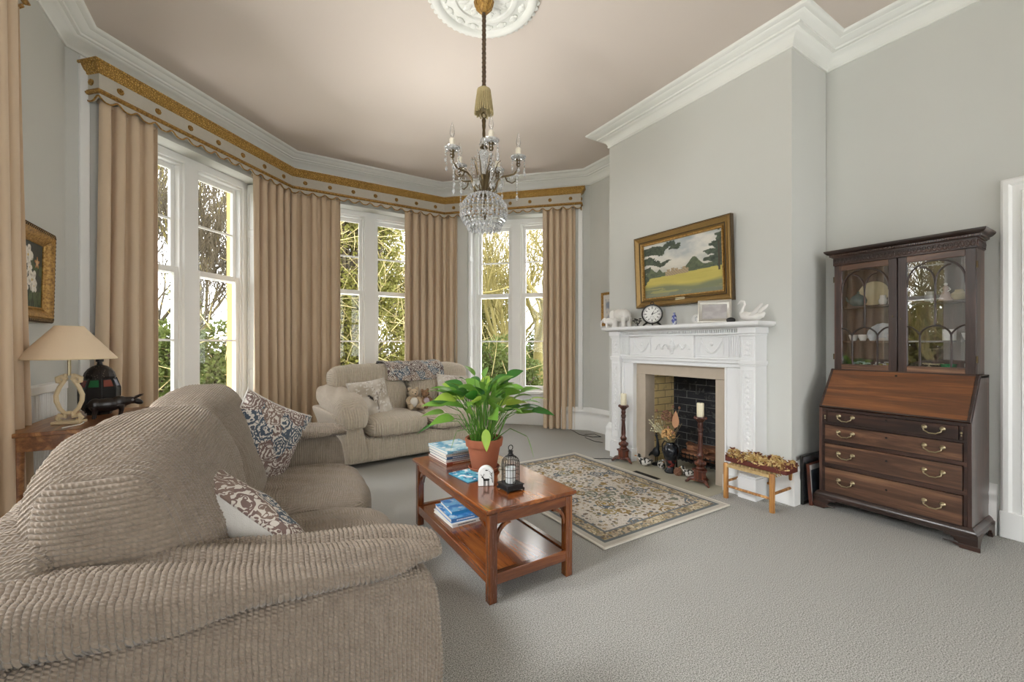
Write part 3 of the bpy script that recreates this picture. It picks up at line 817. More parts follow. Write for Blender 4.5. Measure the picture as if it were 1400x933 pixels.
        # thin stem with a leaf spray between the arms, and swags to the crown
        a += math.radians(36); ex = rx*math.cos(a)+fx*math.sin(a); ey = ry*math.cos(a)+fy*math.sin(a)
        sp = B().tube([(ex*.025, ey*.025, 2.33), (ex*.04, ey*.04, 2.42), (ex*.06, ey*.06, 2.52), (ex*.085, ey*.085, 2.58)], [.006, .0045, .0035, .002], 6)
        sp.tube([(ex*.04, ey*.04, 2.36), (ex*.09, ey*.09, 2.42), (ex*.13, ey*.13, 2.5), (ex*.16, ey*.16, 2.51)], [.004, .0035, .003, .002], 6)
        sp.obj('spray_stem', M_BRASSD, root)
        sw = B()
        for q in range(13):
            t = q/12; rr = .035+(R-.05)*t; zz = 2.66-.2*t-.13*math.sin(PI*t)*.9
            bead(sw, P(rr, zz), .0062)
        for q in range(9): bead(sw, (ex*(.09+.0*q), ey*(.09), 2.56-q*.021), .0065)
        bead(sw, (ex*.09, ey*.09, 2.56-9*.021-.01), .012, 1.7, 8)
        for q in range(7): bead(sw, (ex*.16, ey*.16, 2.49-q*.021), .0065)
        bead(sw, (ex*.16, ey*.16, 2.49-7*.021-.01), .013, 1.6, 8)
        sw.obj('crystal_swag', M_CRYSTAL, root, smooth=0)
    # basket of beads
    bk = B()
    for k in range(30):
        a = 2*PI*k/30
        for q in range(14):
            t = q/13; an = .25+t*2.15; r = .166*math.sin(an)*(1 if t > .2 else 1); z = 2.185+.135*math.cos(an)
            bead(bk, (r*math.cos(a), r*math.sin(a), z), .0085 if q % 3 else .011, 1.3, 6)
    for k in range(24):
        a = 2*PI*k/24+.1; bead(bk, (.158*math.cos(a), .158*math.sin(a), 2.15), .014, 1.6, 6); bead(bk, (.115*math.cos(a), .115*math.sin(a), 2.075), .012, 1.9, 6)
    for k in range(10):
        a = 2*PI*k/10; bead(bk, (.05*math.cos(a), .05*math.sin(a), 2.06), .014, 1.9, 6)
    part(bk.obj('crystal_basket', M_CRYSTAL, root, smooth=0), None, 'stuff')
    b = B()
    for (z, r) in ((2.315, .045), (2.185, .168)):
        b.tube([(r*math.cos(2*PI*t/40), r*math.sin(2*PI*t/40), z) for t in range(41)], .003, 5)
    b.obj('basket_ring', M_BRASS, root)
    return root
chandelier()

# ------------------------------------------------------------------ fireplace
M_MANT = plain('mantel_white', srgb('dfe0e0'), .4, noise=.015)
def fireplace():
    root = thing('fireplace_surround', 'white carved mantelpiece with stone slips framing the brick fire opening', 'fireplace', (XB, 2.605, 0))
    # local: x toward the room is negative, y along the wall
    def L(x): return x-XB
    b = B()                                          # shelf: stepped mouldings with end returns
    sp = [(0, 1.385), (.02, 1.385), (.03, 1.392), (.05, 1.396), (.055, 1.405), (.06, 1.406), (.06, 1.43), (0, 1.43)]
    yh = .795
    b.sweep(sp, [(-.0, yh), (L(3.36), yh), (L(3.36), -yh), (0, -yh)], side=1)
    b.box(L(3.37), 0, -yh, yh, 1.386, 1.429)
    b.obj('mantel_shelf', M_MANT, root, smooth=40)
    # pilasters: plinth, carved shaft, cap, end block
    for sg in (-1, 1):
        y0, y1 = sorted((sg*.665, sg*.785)); b = B()
        b.box(L(3.385), 0, y0, y1, .0, 1.33)
        b.box(L(3.37), 0, y0-.012, y1+.012, 0, .17); b.box(L(3.377), 0, y0-.006, y1+.006, .17, .19)
        b.box(L(3.37), 0, y0-.01, y1+.01, 1.085, 1.112); b.box(L(3.375), 0, y0-.006, y1+.006, 1.07, 1.085)
        b.box(L(3.36), 0, y0-.014, y1+.014, 1.335, 1.386); b.box(L(3.372), 0, y0-.006, y1+.006, 1.315, 1.335)
        # raised border round the shaft and block panel
        for (za, zb) in ((.23, 1.04), (1.14, 1.29)):
            for (ya, yb, zc, zd) in ((y0+.014, y0+.02, za, zb), (y1-.02, y1-.014, za, zb), (y0+.014, y1-.014, za, za+.006), (y0+.014, y1-.014, zb-.006, zb)):
                b.box(L(3.379), L(3.386), ya, yb, zc, zd)
        o = b.obj('pilaster', M_MANT, root, bevel=.003)
        c = B(); ym = (y0+y1)/2; x = L(3.384)        # carved drop of husks and flowers
        for i in range(17):
            z = .99-i*.042; s = .011 if i % 3 else .017
            c.ball((x, ym, z), (.008, s, s*1.2), 8, 5)
            for q in (-1, 1): c.ball((x, ym+q*.019, z-.014), (.006, .01, .005), 8, 5, rot=(q*.7, 0, 0))
        for i in range(3):
            z = 1.17+i*.04; c.ball((x, ym, z), (.007, .013, .019), 8, 5)
            for q in (-1, 1): c.ball((x, ym+q*.018, z-.006), (.006, .011, .006), 8, 5, rot=(q*.6, 0, 0))
        c.obj('carved_drop', M_MANT, o)
        y0, y1 = sorted((sg*.665, sg*.52))           # inner architrave leg
        b = B(); b.box(L(3.43), 0, *sorted((sg*.664, sg*.51)), 0, 1.05)
        b.box(L(3.42), 0, *sorted((sg*.525, sg*.507)), 0, 1.046); b.box(L(3.41), 0, *sorted((sg*.66, sg*.63)), 0, 1.049)
        b.box(L(3.4), 0, *sorted((sg*.663, sg*.503)), 0, .14)
        b.obj('architrave_leg', M_MANT, root, bevel=.003)
    b = B(); b.box(L(3.43), 0, -.664, .664, 1.052, 1.13); b.box(L(3.418), 0, -.527, .527, 1.047, 1.061); b.box(L(3.407), 0, -.662, .662, 1.085, 1.115); b.box(L(3.395), 0, -.67, .67, 1.112, 1.128)
    b.obj('architrave_head', M_MANT, root, bevel=.003)
    # frieze with fluted blocks, centre tablet and dentils
    b = B(); b.box(L(3.42), 0, -.665, .665, 1.12, 1.39); b.box(L(3.395), 0, -.23, .23, 1.128, 1.33)
    for sg in (-1, 1):
        b.box(L(3.395), 0, *sorted((sg*.665, sg*.55)), 1.128, 1.33)
        for k in range(6): 
            yy = sg*(.56+k*.019); b.box(L(3.387), L(3.396), yy-.005, yy+.005, 1.14, 1.315)
        for (y0, y1) in ((.235, .545),):
            for (ya, yb, za, zb) in ((y0, y1, 1.135, 1.143), (y0, y1, 1.307, 1.315)): b.box(L(3.412), L(3.421), *sorted((sg*ya, sg*yb)), za, zb)
    b.box(L(3.38), 0, -.66, .66, 1.33, 1.345)
    for k in range(66):
        y = -.65+k*.02; b.box(L(3.385), 0, y, y+.011, 1.345, 1.372)
    b.box(L(3.376), 0, -.663, .663, 1.372, 1.3855)
    fo = b.obj('frieze', M_MANT, root, bevel=.002)
    c = B()
    for sg in (-1, 1):                               # garlands
        ym = sg*.39; x = L(3.415)
        c.tube([(x, ym-.105+.21*t/12, 1.285-.115*math.sin(PI*t/12)) for t in range(13)], [.005+.006*math.sin(PI*t/12) for t in range(13)], 6)
        for q in (-1, 1):
            c.tube([(x, ym+q*.105, 1.29), (x, ym+q*.115, 1.22), (x, ym+q*.11, 1.16)], [.008, .006, .003], 6); c.ball((x, ym+q*.105, 1.292), (.008, .012, .012), 8, 5)
        c.ball((x, ym, 1.25), (.009, .02, .02), 10, 6)
    x = L(3.39)
    c.lathe([(0, 1.155), (.018, 1.158), (.012, 1.175), (.03, 1.21), (.036, 1.235), (.022, 1.25), (.012, 1.27), (.016, 1.285), (0, 1.3)], (x+.0, 0, 0), 14)
    for q in (-1, 1):
        c.tube([(x, q*.04, 1.2), (x, q*.08, 1.25), (x, q*.12, 1.2), (x, q*.16, 1.24), (x, q*.2, 1.19)], [.006, .006, .005, .005, .003], 6)
        for i in range(4): c.ball((x, q*(.07+.038*i), 1.225+.02*(-1)**i), (.007, .014, .009), 8, 5)
    c.obj('carved_garland', M_MANT, fo)
    # stone slips
    b = B(); 
    for sg in (-1, 1): b.box(L(3.475), L(3.62), *sorted((sg*.39, sg*.512)), 0, FZ)
    b.box(L(3.475), L(3.62), -.512, .512, FZ, 1.052); b.obj('stone_slip', M_STONE, root, bevel=.004)
    # brick chamber
    b = B(); b.box(L(3.93), L(4.0), -.40, .40, -.0, 1.3); part(b.obj('brick_back', M_BRICKK, root), 'sooty black brick back wall')
    for sg in (-1, 1): part(B().box(L(3.62), L(3.98), *sorted((sg*.388, sg*.42)), 0, 1.3).obj('brick_cheek', M_BRICKY, root), 'yellow brick side wall')
    b = B(); b.box(L(3.6), L(4.0), -.41, .41, 1.28, 1.34); b.obj('throat', M_BLACK, root)
    return root
fireplace()
struct(B().box(3.075, 3.95, 2.07, 3.2, -.02, .004).obj('floor_hearth', M_HEARTH, smooth=0))

# iron grate with logs
g = thing('fire_grate', 'black iron fire basket holding logs inside the brick fireplace', 'grate', (3.76, 2.5, .004))
b = B()
for sx in (-.12, .12):
    for sy in (-.24, .24):
        b.tube([(sx, sy, 0), (sx, sy, .12), (sx, sy, .2)], .009, 7); b.ball((sx, sy, .21), .014)
for z in (.09, .15):
    b.tube([(-.12, -.24, z), (-.12, .24, z)], .006, 6); b.tube([(.12, -.24, z), (.12, .24, z)], .006, 6)
    for sy in (-.24, .24): b.tube([(-.12, sy, z), (.12, sy, z)], .006, 6)
b.obj('basket_frame', M_BLACK, g)
b = B()
for k in range(11): y = -.22+.044*k; b.tube([(-.13, y, .17), (-.12, y, .08), (.12, y, .08)], .005, 6)
b.obj('bars', M_BLACK, g)
M_BARK = wood('split_log', srgb('4a3022'), srgb('84573c'), srgb('b78a66'), 'y', 1.5, .9, 0)
lg = []
for i, (x, y, z, r, l, a) in enumerate(((-.04, .0, .14, .045, .42, .1), (.05, .02, .145, .05, .4, -.15), (.0, -.03, .21, .042, .38, .3), (-.06, .05, .225, .03, .3, -.4))):
    b = B().tube([(-.0, -l/2, 0), (0.004, -l/4, .004), (-.003, 0, .002), (.003, l/4, -.003), (0, l/2, 0)], [r, r*1.05, r*.97, r*1.02, r*.96], 9)
    o = b.obj('log', M_BARK, None, (3.76+x, 2.5+y, z+.008), (0, 0, a), smooth=25)
    tag(o, ['thick log at the front of the iron grate', 'thick log at the back of the iron grate', 'log lying aslant on top in the iron grate', 'thin log on top of the others in the iron grate'][i], 'log', 'logs in the grate')
# ------------------------------------------------------------------ sofas
def sofa(label, loc, rz, Ln, my, mx, near, res):
    root = thing('sofa', label, 'sofa', loc, rz)
    sub = 3 if near else 1
    def make(b, name, mat, lab=None):
        return part(b.obj(name, mat, root, smooth=180, sub=sub), lab)
    sag = lambda a, s: math.sin(a*7.3+s)*.006+math.sin(a*15.1+s*2.7)*.003
    make(B().rbox((.53, Ln/2, .165), (.43, Ln/2-.06, .135), 9, res), 'base', my)
    make(B().rbox((.09, Ln/2, .465), (.1, Ln/2-.04, .42), 5, res), 'back_frame', my)
    for k in (0, 1):
        yc = (.125 if near else .14) if k == 0 else Ln-(.125 if near else .14); sg = 1 if k == 0 else -1
        def body(q, p):
            if near: q.y -= sg*.02*p[2]
            else: q.y -= sg*(.05*max(0, p[2])**2+.05*p[2])
            q.x -= .03*max(0, p[2])*(p[0] > 0)
            return q
        make(B().rbox((.5, yc, .335 if near else .30), (.5, .108 if near else .13, .305 if near else .27), 8, res, body), 'arm', mx)
        def pad(q, p):
            q.z += (-.045*p[0]*(p[2]+1)*.5 if near else -.06*p[0]) + sag(p[0]*.9+p[1], 1)*1.3
            if p[0] > .55:
                d = (p[0]-.55)/.45
                q.z -= (.02 if near else .13)*d**1.6; q.x -= .02*d
            q.z += (.008 if near else .018)*(1-p[1]**2)
            if near and p[2] > 0: q.z -= .024*p[2]*math.exp(-((p[0]-.3)/.45)**2)
            return q
        make(B().rbox((.51, yc-sg*.0, .682 if near else .63), (.515 if near else .545, .132 if near else .18, .056 if near else .105), 3.6, res, pad), 'arm_pad', mx)
    ns = 2; w = (Ln-(.48 if near else .55))/ns
    for k in range(ns):
        yc = (.24 if near else .275)+w*(k+.5)
        def seat(q, p):
            q.z += .012*(1-p[1]**2)*(1+p[2]) - .015*max(0, p[0])**3 + sag(p[1]*2+p[0], k)
            return q
        make(B().rbox((.66, yc, .385), (.375, w/2-.004, .098), 4.5, res, seat), 'seat_cushion', my)
    wb = (Ln-(.22 if near else .16))/2
    for k in range(ns):
        yc = (.14 if near else .08)+wb*(k+.5)
        if near:
            def back(q, p):
                q.x -= .16*(p[2]+1)*(p[0]+1)*.25 - .035*(1-p[1]**2)*(p[0] > 0)
                q.x += .04*p[0]*(1-p[2])*.5
                q.z += .015*(1-p[1]**2)*(p[2] > 0)+sag(p[1]*1.6+p[2], k*2)*.6
                if p[2] > .2: q.x += .012*math.sin(p[1]*3+k)
                return q
            make(B().rbox((.285, yc, .71), (.22, wb/2-.004, .30), 3.8, res, back), 'back_cushion', my)
        else:
            def lower(q, p): q.x += .03*(1-p[1]**2)*(p[0] > 0) - .06*(p[2]+1)*.5; return q
            def upper(q, p): q.x -= .05*(p[2]+1)*.5; q.z += .012*(1-p[1]**2)*(p[2] > 0)+sag(p[1]*2, k); return q
            wq = (Ln-.5)/2; yq = .25+wq*(k+.5)
            make(B().rbox((.3, yq, .62), (.13, wq/2-.003, .2), 4, res, lower), 'back_cushion', my)
            make(B().rbox((.2, yc, .85), (.16, wb/2-.003, .15), 3.6, res, upper), 'headrest_cushion', my)
    b = B()
    for (x, y) in ((.12, .1), (.92, .1), (.12, Ln-.1), (.92, Ln-.1)):
        b = B(); b.lathe([(.028, 0), (.03, .01), (.025, .05)], (x, y, 0), 14); b.obj('foot', M_BLACKP, root)
    return root
sofa1 = sofa('large ribbed beige sofa in the left foreground, seen over its arm', (-.53, 1.13, 0), math.radians(-2), 2.15, M_CORDY, M_CORDX, True, 22)
S2LOC = (.60, 5.29, 0); S2RZ = math.radians(-84.1)
sofa2 = sofa('ribbed beige sofa standing in front of the bay window', S2LOC, S2RZ, 1.95, M_FCORDX, M_FCORDY, False, 14)
S2M = Matrix.Translation(S2LOC) @ Matrix.Rotation(S2RZ, 4, 'Z')

def pillow(label, pos, ex, ey, w, h, t, mf, mb, fn=None, name='cushion', group=None):
    """square scatter cushion: ex, ey = edge directions of its face; the front faces ex x ey"""
    ex = Vector(ex).normalized(); ey = Vector(ey); ey = (ey-ex*ey.dot(ex)).normalized(); ez = ex.cross(ey)
    root = thing(name, label, 'cushion', (0, 0, 0), group=group)
    root.matrix_world = Matrix(((ex.x, ey.x, ez.x, pos[0]), (ex.y, ey.y, ez.y, pos[1]), (ex.z, ey.z, ez.z, pos[2]), (0, 0, 0, 1)))
    n = 41
    for sg, nm, mat in ((1, 'front_cover', mf), (-1, 'back_cover', mb)):
        def G(u, v):
            a = 2*u-1; c = 2*v-1
            f = max(0, 1-abs(a)**2.4)**.55*max(0, 1-abs(c)**2.4)**.55
            wr = .004*math.sin(9*a+4*c+sg)+.003*math.sin(17*c-6*a)
            return (w/2*a*(.93+.07*c*c), h/2*c*(.93+.07*a*a), sg*(t/2*f+wr*min(1, 3*f)))
        b = B().grid(G, n, n)
        if sg > 0 and fn: b.c = [(*fn(i/(n-1), j/(n-1)), 1) for i in range(n) for j in range(n)]
        if sg < 0: b.f = [q[::-1] for q in b.f]
        b.obj(nm, mat, root, smooth=180)
    pts = [(-1, -1), (1, -1), (1, 1), (-1, 1), (-1, -1)]; pp = []
    for (a0, c0), (a1, c1) in zip(pts, pts[1:]):
        for q in range(16):
            a = a0+(a1-a0)*q/16; c = c0+(c1-c0)*q/16; pp.append((w/2*a*(.93+.07*c*c), h/2*c*(.93+.07*a*a), 0))
    pp.append(pp[0]); B().tube(pp, .004, 6, cap=False).obj('piping', mb, root)
    return root
def linen():
    k = N('pale_linen'); v = k.co(); a = k.noise(350, v, 2); k.col(k.mix(k.noise(3, v, 3), srgb('cfccc6'), srgb('dcdad5'))); k.rough(.9); k.bump(k.math('ADD', a, k.math('MULTIPLY', k.noise(9, v, 3, .6, .8), 6)), .3, .006); return k.m
M_LINEN = linen()
M_VCLOTH = vcol_mat('printed_cloth', .9, .15)
pillow('white backed cushion with a patterned front leaning on the near arm of the foreground sofa', (-.035, 1.625, .635),
       (.66, -.5, -.52), (-.1, -.68, .63), .56, .50, .21, M_LINEN, M_PAISLEY)
pillow('paisley cushion standing upright in the far corner of the foreground sofa', (.04, 2.72, .70),
       (.70, .5, -.45), (.26, .10, .85), .46, .46, .16, M_PAISLEY, M_LINEN)

def bird_print(seed):
    def fn(u, v):
        c = C3('b7aea2') if seed else C3('ada394')
        t = fbm(u*3+seed*9, v*3, 3); c = lerp(c, C3('cfc8bd'), sm(.35, .7, t))
        for (x0, y0, x1, y1, wd) in ((.55, 0, .62, .6, .014), (.62, .6, .5, .95, .01), (.6, .45, .85, .75, .01), (.58, .3, .35, .55, .009), (.72, .6, .95, .62, .007), (.35, .55, .12, .6, .006)):
            dx, dy = x1-x0, y1-y0; q = max(0, min(1, ((u-x0)*dx+(v-y0)*dy)/(dx*dx+dy*dy)))
            wob = .02*math.sin(q*9+seed); d = math.hypot(u-x0-dx*q-wob, v-y0-dy*q)
            if d < wd: c = C3('6e655d')
        if fbm(u*26+seed*3, v*26, 2) > .66 and (u > .5 or v > .55): c = lerp(c, C3('dedbd6'), .8)
        bx, by = .44, .47; du = (u-bx); dv = (v-by); a = du*.5-dv*.86; bb = du*.86+dv*.5
        if (a/.085)**2+(bb/.034)**2 < 1 or math.hypot(u-bx+.045, v-by-.07) < .028: c = C3('1d1b1b')
        return c
    return fn
def s2(x, y, z): return tuple(S2M @ Vector((x, y, z)))
def s2v(x, y, z): return tuple(S2M.to_3x3() @ Vector((x, y, z)))
pillow('grey cushion printed with a black bird, at the left end of the far sofa', s2(.60, .43, .645), s2v(-.12, .95, .08), s2v(-.42, -.14, .9), .44, .44, .15, M_VCLOTH, M_LINEN, bird_print(0))
pillow('pale cushion printed with a black bird, on the far sofa behind the plant', s2(.56, 1.5, .66), s2v(.12, .97, -.1), s2v(-.45, .15, .88), .44, .44, .15, M_VCLOTH, M_LINEN, bird_print(1))

# throw folded over the top of the far sofa's back
def throw():
    P = [(x_, z_-.035) for x_, z_ in ((.005, .86), (.0, .95), (.005, 1.02), (.045, 1.06), (.13, 1.068), (.22, 1.062), (.29, 1.04), (.335, 1.0), (.358, .95), (.366, .90), (.37, .855))]
    def G(u, v):
        t = u*(len(P)-1); i = min(int(t), len(P)-2); f = t-i; x = P[i][0]*(1-f)+P[i+1][0]*f; z = P[i][1]*(1-f)+P[i+1][1]*f
        y = .70+.74*v+.01*math.sin(6*u+3); w = .006*math.sin(v*19+u*3)+.004*math.sin(v*41)
        return (x+w*(.5+u), y, z+w*.7-.02*u*math.sin(v*3.1))
    b = B().grid(G, 40, 60); o = b.obj('throw', M_THROW, None, S2LOC, (0, 0, S2RZ), smooth=180)
    m = o.modifiers.new('thick', 'SOLIDIFY'); m.thickness = .01; m.offset = 1
    return tag(o, 'patterned throw folded over the top of the far sofa back', 'throw')
throw()

def teddy(label, pos, rz, fur, belly, s=1.0, hat=None):
    r = thing('teddy_bear', label, 'teddy bear', pos, rz); r.scale = (s,)*3
    # faces local +x
    m = plain('teddy_fur', fur, .95, noise=.2, scale=150, bump=.6); mb = plain('teddy_belly', belly, .95, noise=.1, scale=150, bump=.5)
    remesh(B().ball((0, 0, .075), (.055, .06, .075)).ball((.045, 0, .075), (.02, .03, .04)).obj('body', m, r), .006)
    part(B().ball((.034, 0, .08), (.034, .05, .058)).obj('tummy', mb, r))
    h = remesh(B().ball((.01, 0, .185), (.05, .056, .05)).ball((.055, 0, .175), (.028, .03, .024)).obj('head', m, r), .005)
    b = B().ball((.083, 0, .182), (.008, .01, .007)); 
    for q in (-1, 1): b.ball((.052, q*.022, .2), .006)
    b.obj('face', M_BLACKP, h)
    for q in (-1, 1):
        B().ball((0, q*.045, .23), (.014, .022, .022)).obj('ear', m, r)
        B().tube([(.0, q*.05, .125), (.03, q*.075, .1), (.06, q*.07, .065)], [.024, .023, .02], 10).ball((.065, q*.068, .06), .021).obj('arm', m, r, smooth=60)
        B().tube([(.02, q*.04, .03), (.07, q*.06, .028), (.115, q*.065, .03)], [.032, .03, .027], 10).ball((.12, q*.066, .038), (.022, .027, .036)).obj('leg', m, r, smooth=60)
    return r
fwd = S2RZ
teddy('pale teddy bear with a white tummy sitting on the far sofa', s2(.55, .95, .485), fwd-.1, srgb('c0ad92'), srgb('e4e0d8'))
teddy('brown teddy bear in lilac beside the pale one on the far sofa', s2(.55, 1.1, .485), fwd+.2, srgb('8f7054'), srgb('b9a9ae'), .9)

# ------------------------------------------------------------------ rug, coffee table
r = thing('rug', 'cream floral rug lying on the carpet between coffee table and fireplace', 'rug', (2.456, 2.775, .002))
def rug_top(u, v):
    x = -.652+1.304*u; y = -.908+1.816*v
    return (x, y, .011+.0025*math.sin(y*7)*math.sin(x*5))
b = B().grid(rug_top, 40, 50); n = len(b.v)
b.box(-.652, .652, -.908, .908, 0, .0085)
b.obj('pile', M_RUG, r)
B().tube([(-.653, -.909, .007), (.653, -.909, .007), (.653, .909, .007), (-.653, .909, .007), (-.653, -.909, .007)], .006, 6).obj('binding', plain('rug_binding', srgb('cfcabe'), .9), r)

def coffee_table():
    r = thing('coffee_table', 'polished yew coffee table with a lower shelf standing on the carpet by the rug', 'coffee table', (1.209, 2.291, 0))
    hx, hy = .278, .543
    b = B().box(-hx, hx, -hy, hy, .438, .458); b.box(-hx+.008, hx-.008, -hy+.008, hy-.008, .43, .438); b.obj('tabletop', M_YEW, r, bevel=.006)
    lx, ly = .255, .535
    for sg in (-1, 1):
        B().box(*sorted((sg*(lx-.006), sg*(lx-.028))), -ly+.03, ly-.03, .378, .43).obj('apron', M_YEW, r, bevel=.002)
        B().box(-lx+.03, lx-.03, *sorted((sg*(ly-.006), sg*(ly-.028))), .378, .43).obj('apron', M_YEWX, r, bevel=.002)
    for sx in (-1, 1):
        for sy in (-1, 1):
            b = B(); x0, x1 = sorted((sx*lx, sx*(lx-.044))); y0, y1 = sorted((sy*ly, sy*(ly-.044)))
            b.box(x0, x1, y0, y1, 0, .43); lo = b.obj('leg', M_YEWZ, r, bevel=.004)
            # pierced quarter-round corner brackets
            for axis in 'xy':
                n = 8; out = []; inn = []
                for q in range(n+1):
                    a = PI/2*q/n; out.append((.075-.075*math.sin(a), -.085+.085*math.cos(a))); inn.append((.075-.062*math.sin(a)+.0, -.085+.066*math.cos(a)-.0))
                poly = [(0, 0)]+[(.0, -.085)]+[(p[0], p[1]) for p in [(.012+.063*(1-math.sin(PI/2*(1-q/n))), -.085+.07*math.sin(PI/2*(q/n))) for q in range(n+1)]]+[(.075, 0)]
                # curved brace strip
                strip = [(.075*(1-math.cos(PI/2*q/n)), -.085*(1-math.sin(PI/2*q/n))) for q in range(n+1)]
                st2 = [(.012+.075*(1-math.cos(PI/2*q/n)), -.012-.085*(1-math.sin(PI/2*q/n))) for q in range(n, -1, -1)]
                pl = strip+st2
                bb = B()
                if axis == 'x':
                    yy = sy*(ly-.017); bb.prism([(sx*(lx-.042-p[0]), .38+p[1]) for p in pl], 'y', yy-.008, yy+.008)
                else:
                    xx = sx*(lx-.017); bb.prism([(sy*(ly-.042-p[0]), .38+p[1]) for p in pl], 'x', xx-.008, xx+.008)
                bb.obj('bracket', M_YEWZ, lo)
    b = B().box(-lx+.03, lx-.03, -ly+.03, ly-.03, .112, .132); b.obj('shelf', M_YEW, r)
    for sg in (-1, 1):
        B().box(*sorted((sg*(lx-.004), sg*(lx-.036))), -ly+.04, ly-.04, .085, .14).obj('shelf_rail', M_YEW, r, bevel=.003)
        B().box(-lx+.04, lx-.04, *sorted((sg*(ly-.004), sg*(ly-.036))), .085, .14).obj('shelf_rail', M_YEWX, r, bevel=.003)
coffee_table()

# ------------------------------------------------------------------ bureau bookcase
def gothic(b, y0, y1, z0, z1, x, r=.0055):
    """gothic tracery: three low arches, a central bar that forks into lancets under one tall arch"""
    w = y1-y0; c = (y0+y1)/2; zs = z0+(z1-z0)*.30; za = z0+(z1-z0)*.385; zf = z0+(z1-z0)*.76
    q0, q1 = y0+w*.23, y1-w*.23
    T = lambda pts: b.tube([(x, p[0], p[1]) for p in pts], r, 6, flat=1.0)
    for q in (q0, q1): T([(q, z0), (q, zs)])
    T([(q0+(q1-q0)*t/16, zs+(za-zs)*math.sin(PI*t/16)**.6) for t in range(17)])
    for (a, e) in ((q0, y0), (q1, y1)):
        T([(a+(e-a)*t/9, zs+(za-zs)*.97*math.sin(PI/2*t/9)**.8) for t in range(10)])
    T([(c, za), (c, zf)])
    ztop = z1-.004; zsp = z0+(z1-z0)*.76
    arch = [(c+(w/2)*math.cos(PI*(1-t/24)), zsp+(ztop-zsp)*math.sin(PI*t/24)**.75) for t in range(25)]
    T(arch)
    for sg in (-1, 1):
        T([(c+sg*w*.27*(1-math.cos(PI/2*t/10)), zf+(z1-.04-zf)*math.sin(PI/2*t/10)**.9) for t in range(11)])
def bureau():
    R = thing('bureau_bookcase', 'dark mahogany bureau bookcase with glazed gothic doors against the right wall', 'bureau', (3.72, 1.11, 0))
    # local: x 0 = front of the drawers, + toward the wall; y along the wall
    D = .415; h = .405
    for sg in (-1, 1): B().prism([(0, .11), (D, .11), (D, 1.045), (.215, 1.045), (.0, .762)], 'y', *sorted((sg*h, sg*(h-.02)))).obj('side_panel', M_MAHOGZ, R, bevel=.002)
    b = B(); b.box(D-.015, D, -h+.02, h-.02, .11, 1.045); b.box(.2, D, -h, h, 1.03, 1.047); b.box(.012, D-.015, -h+.02, h-.02, .11, .125)
    for (z0, z1) in ((.742, .762), (.638, .655), (.498, .522), (.315, .342), (.108, .124)): b.box(0.001, .3, -h+.02, h-.02, z0, z1)
    for sg in (-1, 1): b.box(.002, .3, *sorted((sg*(h-.02), sg*(h-.036))), .11, .76)
    for sg in (-1, 1): b.box(.001, .04, *sorted((sg*(h-.05), sg*(h-.055))), .655, .742)
    b.obj('carcass', M_MAHOG, R, bevel=.001)
    b = B(); b.sweep([(0, .072), (.03, .072), (.03, .09), (.022, .098), (.02, .106), (.012, .116), (.004, .124), (0, .124)], [(D, -h), (0, -h), (0, h), (D, h)], side=-1)
    b.obj('base_moulding', M_MAHOG, R, smooth=30)
    # ogee bracket feet
    for sg in (-1, 1):
        for (x0, fr) in ((-.03, 1), (D-.0, -1)):
            b = B(); yo = sg*(h+.03); 
            pr = [(0, .072), (.15, .072), (.145, .058), (.12, .06), (.105, .05), (.1, .036), (.085, .03), (.078, .018), (.078, .0), (0, 0)]
            if fr > 0: b.prism([(yo-sg*p[0], p[1]) for p in pr], 'x', x0, x0+.022)
            b.prism([(x0+fr*(p[0]+.0015), p[1]*.99+.0005) for p in pr], 'y', *sorted((yo-sg*.0015, yo-sg*.023)))
            if fr > 0: b.prism([(yo-sg*(p[0]-.012 if p[0] < .02 else p[0]), p[1]*.4) for p in pr], 'x', x0-.008, x0)
            b.obj('bracket_foot', M_MAHOG, R, bevel=.003)
    # lopers and drawers
    for sg in (-1, 1):
        lo = B().box(-.004, .25, *sorted((sg*(h-.037), sg*(h-.049))), .657, .74).obj('loper', M_MAHOG, R, bevel=.001)
        B().ball((-.009, sg*(h-.043), .70), (.006, .006, .009), 8, 6).lathe([(0, 0), (.004, .0), (.003, .006)], (-.008, sg*(h-.043), .68), 8).obj('knob', M_BRASS, lo)
    for (z0, z1, hh) in ((.657, .74, h-.057), (.524, .636, h-.038), (.344, .496, h-.038), (.126, .313, h-.038)):
        dr = B().box(-.004, .02, -hh, hh, z0, z1).obj('drawer', M_DRAWER if z0 < .6 else M_MAHOG, R)
        b = B()
        for (ya, yb, za, zb) in ((-hh, hh, z0, z0+.003), (-hh, hh, z1-.003, z1), (-hh, -hh+.003, z0, z1), (hh-.003, hh, z0, z1)): b.box(-.007, -.003, ya, yb, za, zb)
        b.obj('cock_beading', M_MAHOG, dr)
        zc = (z0+z1)/2+.012
        for sg in (-1, 1):
            y = sg*.235; hd = B()
            for q in (-1, 1):
                yy = y+q*.043; M = Matrix.Translation((-.004, yy, zc)) @ Matrix.Rotation(-PI/2, 4, 'Y')
                hd.lathe([(0, .014), (.006, .013), (.006, .008), (.013, .004), (.015, 0)], seg=14, M=M)
                hd.ball((-.02, yy, zc), (.008, .009, .009), 10, 6)
            hd.tube([(-.02, y-.043, zc-.004), (-.026, y-.04, zc-.018), (-.026, y-.026, zc-.026), (-.026, y-.016, zc-.033), (-.026, y+.016, zc-.033), (-.026, y+.026, zc-.026), (-.026, y+.04, zc-.018), (-.02, y+.043, zc-.004)], .0042, 7)
            hd.obj('swan_neck_handle', M_BRASS, dr)
        M = Matrix.Translation((-.0045, 0, zc+.008)) @ Matrix.Rotation(-PI/2, 4, 'Y')
        B().lathe([(0, .002), (.006, .002), (.007, 0)], seg=10, M=M).obj('keyhole', M_BLACK, dr)
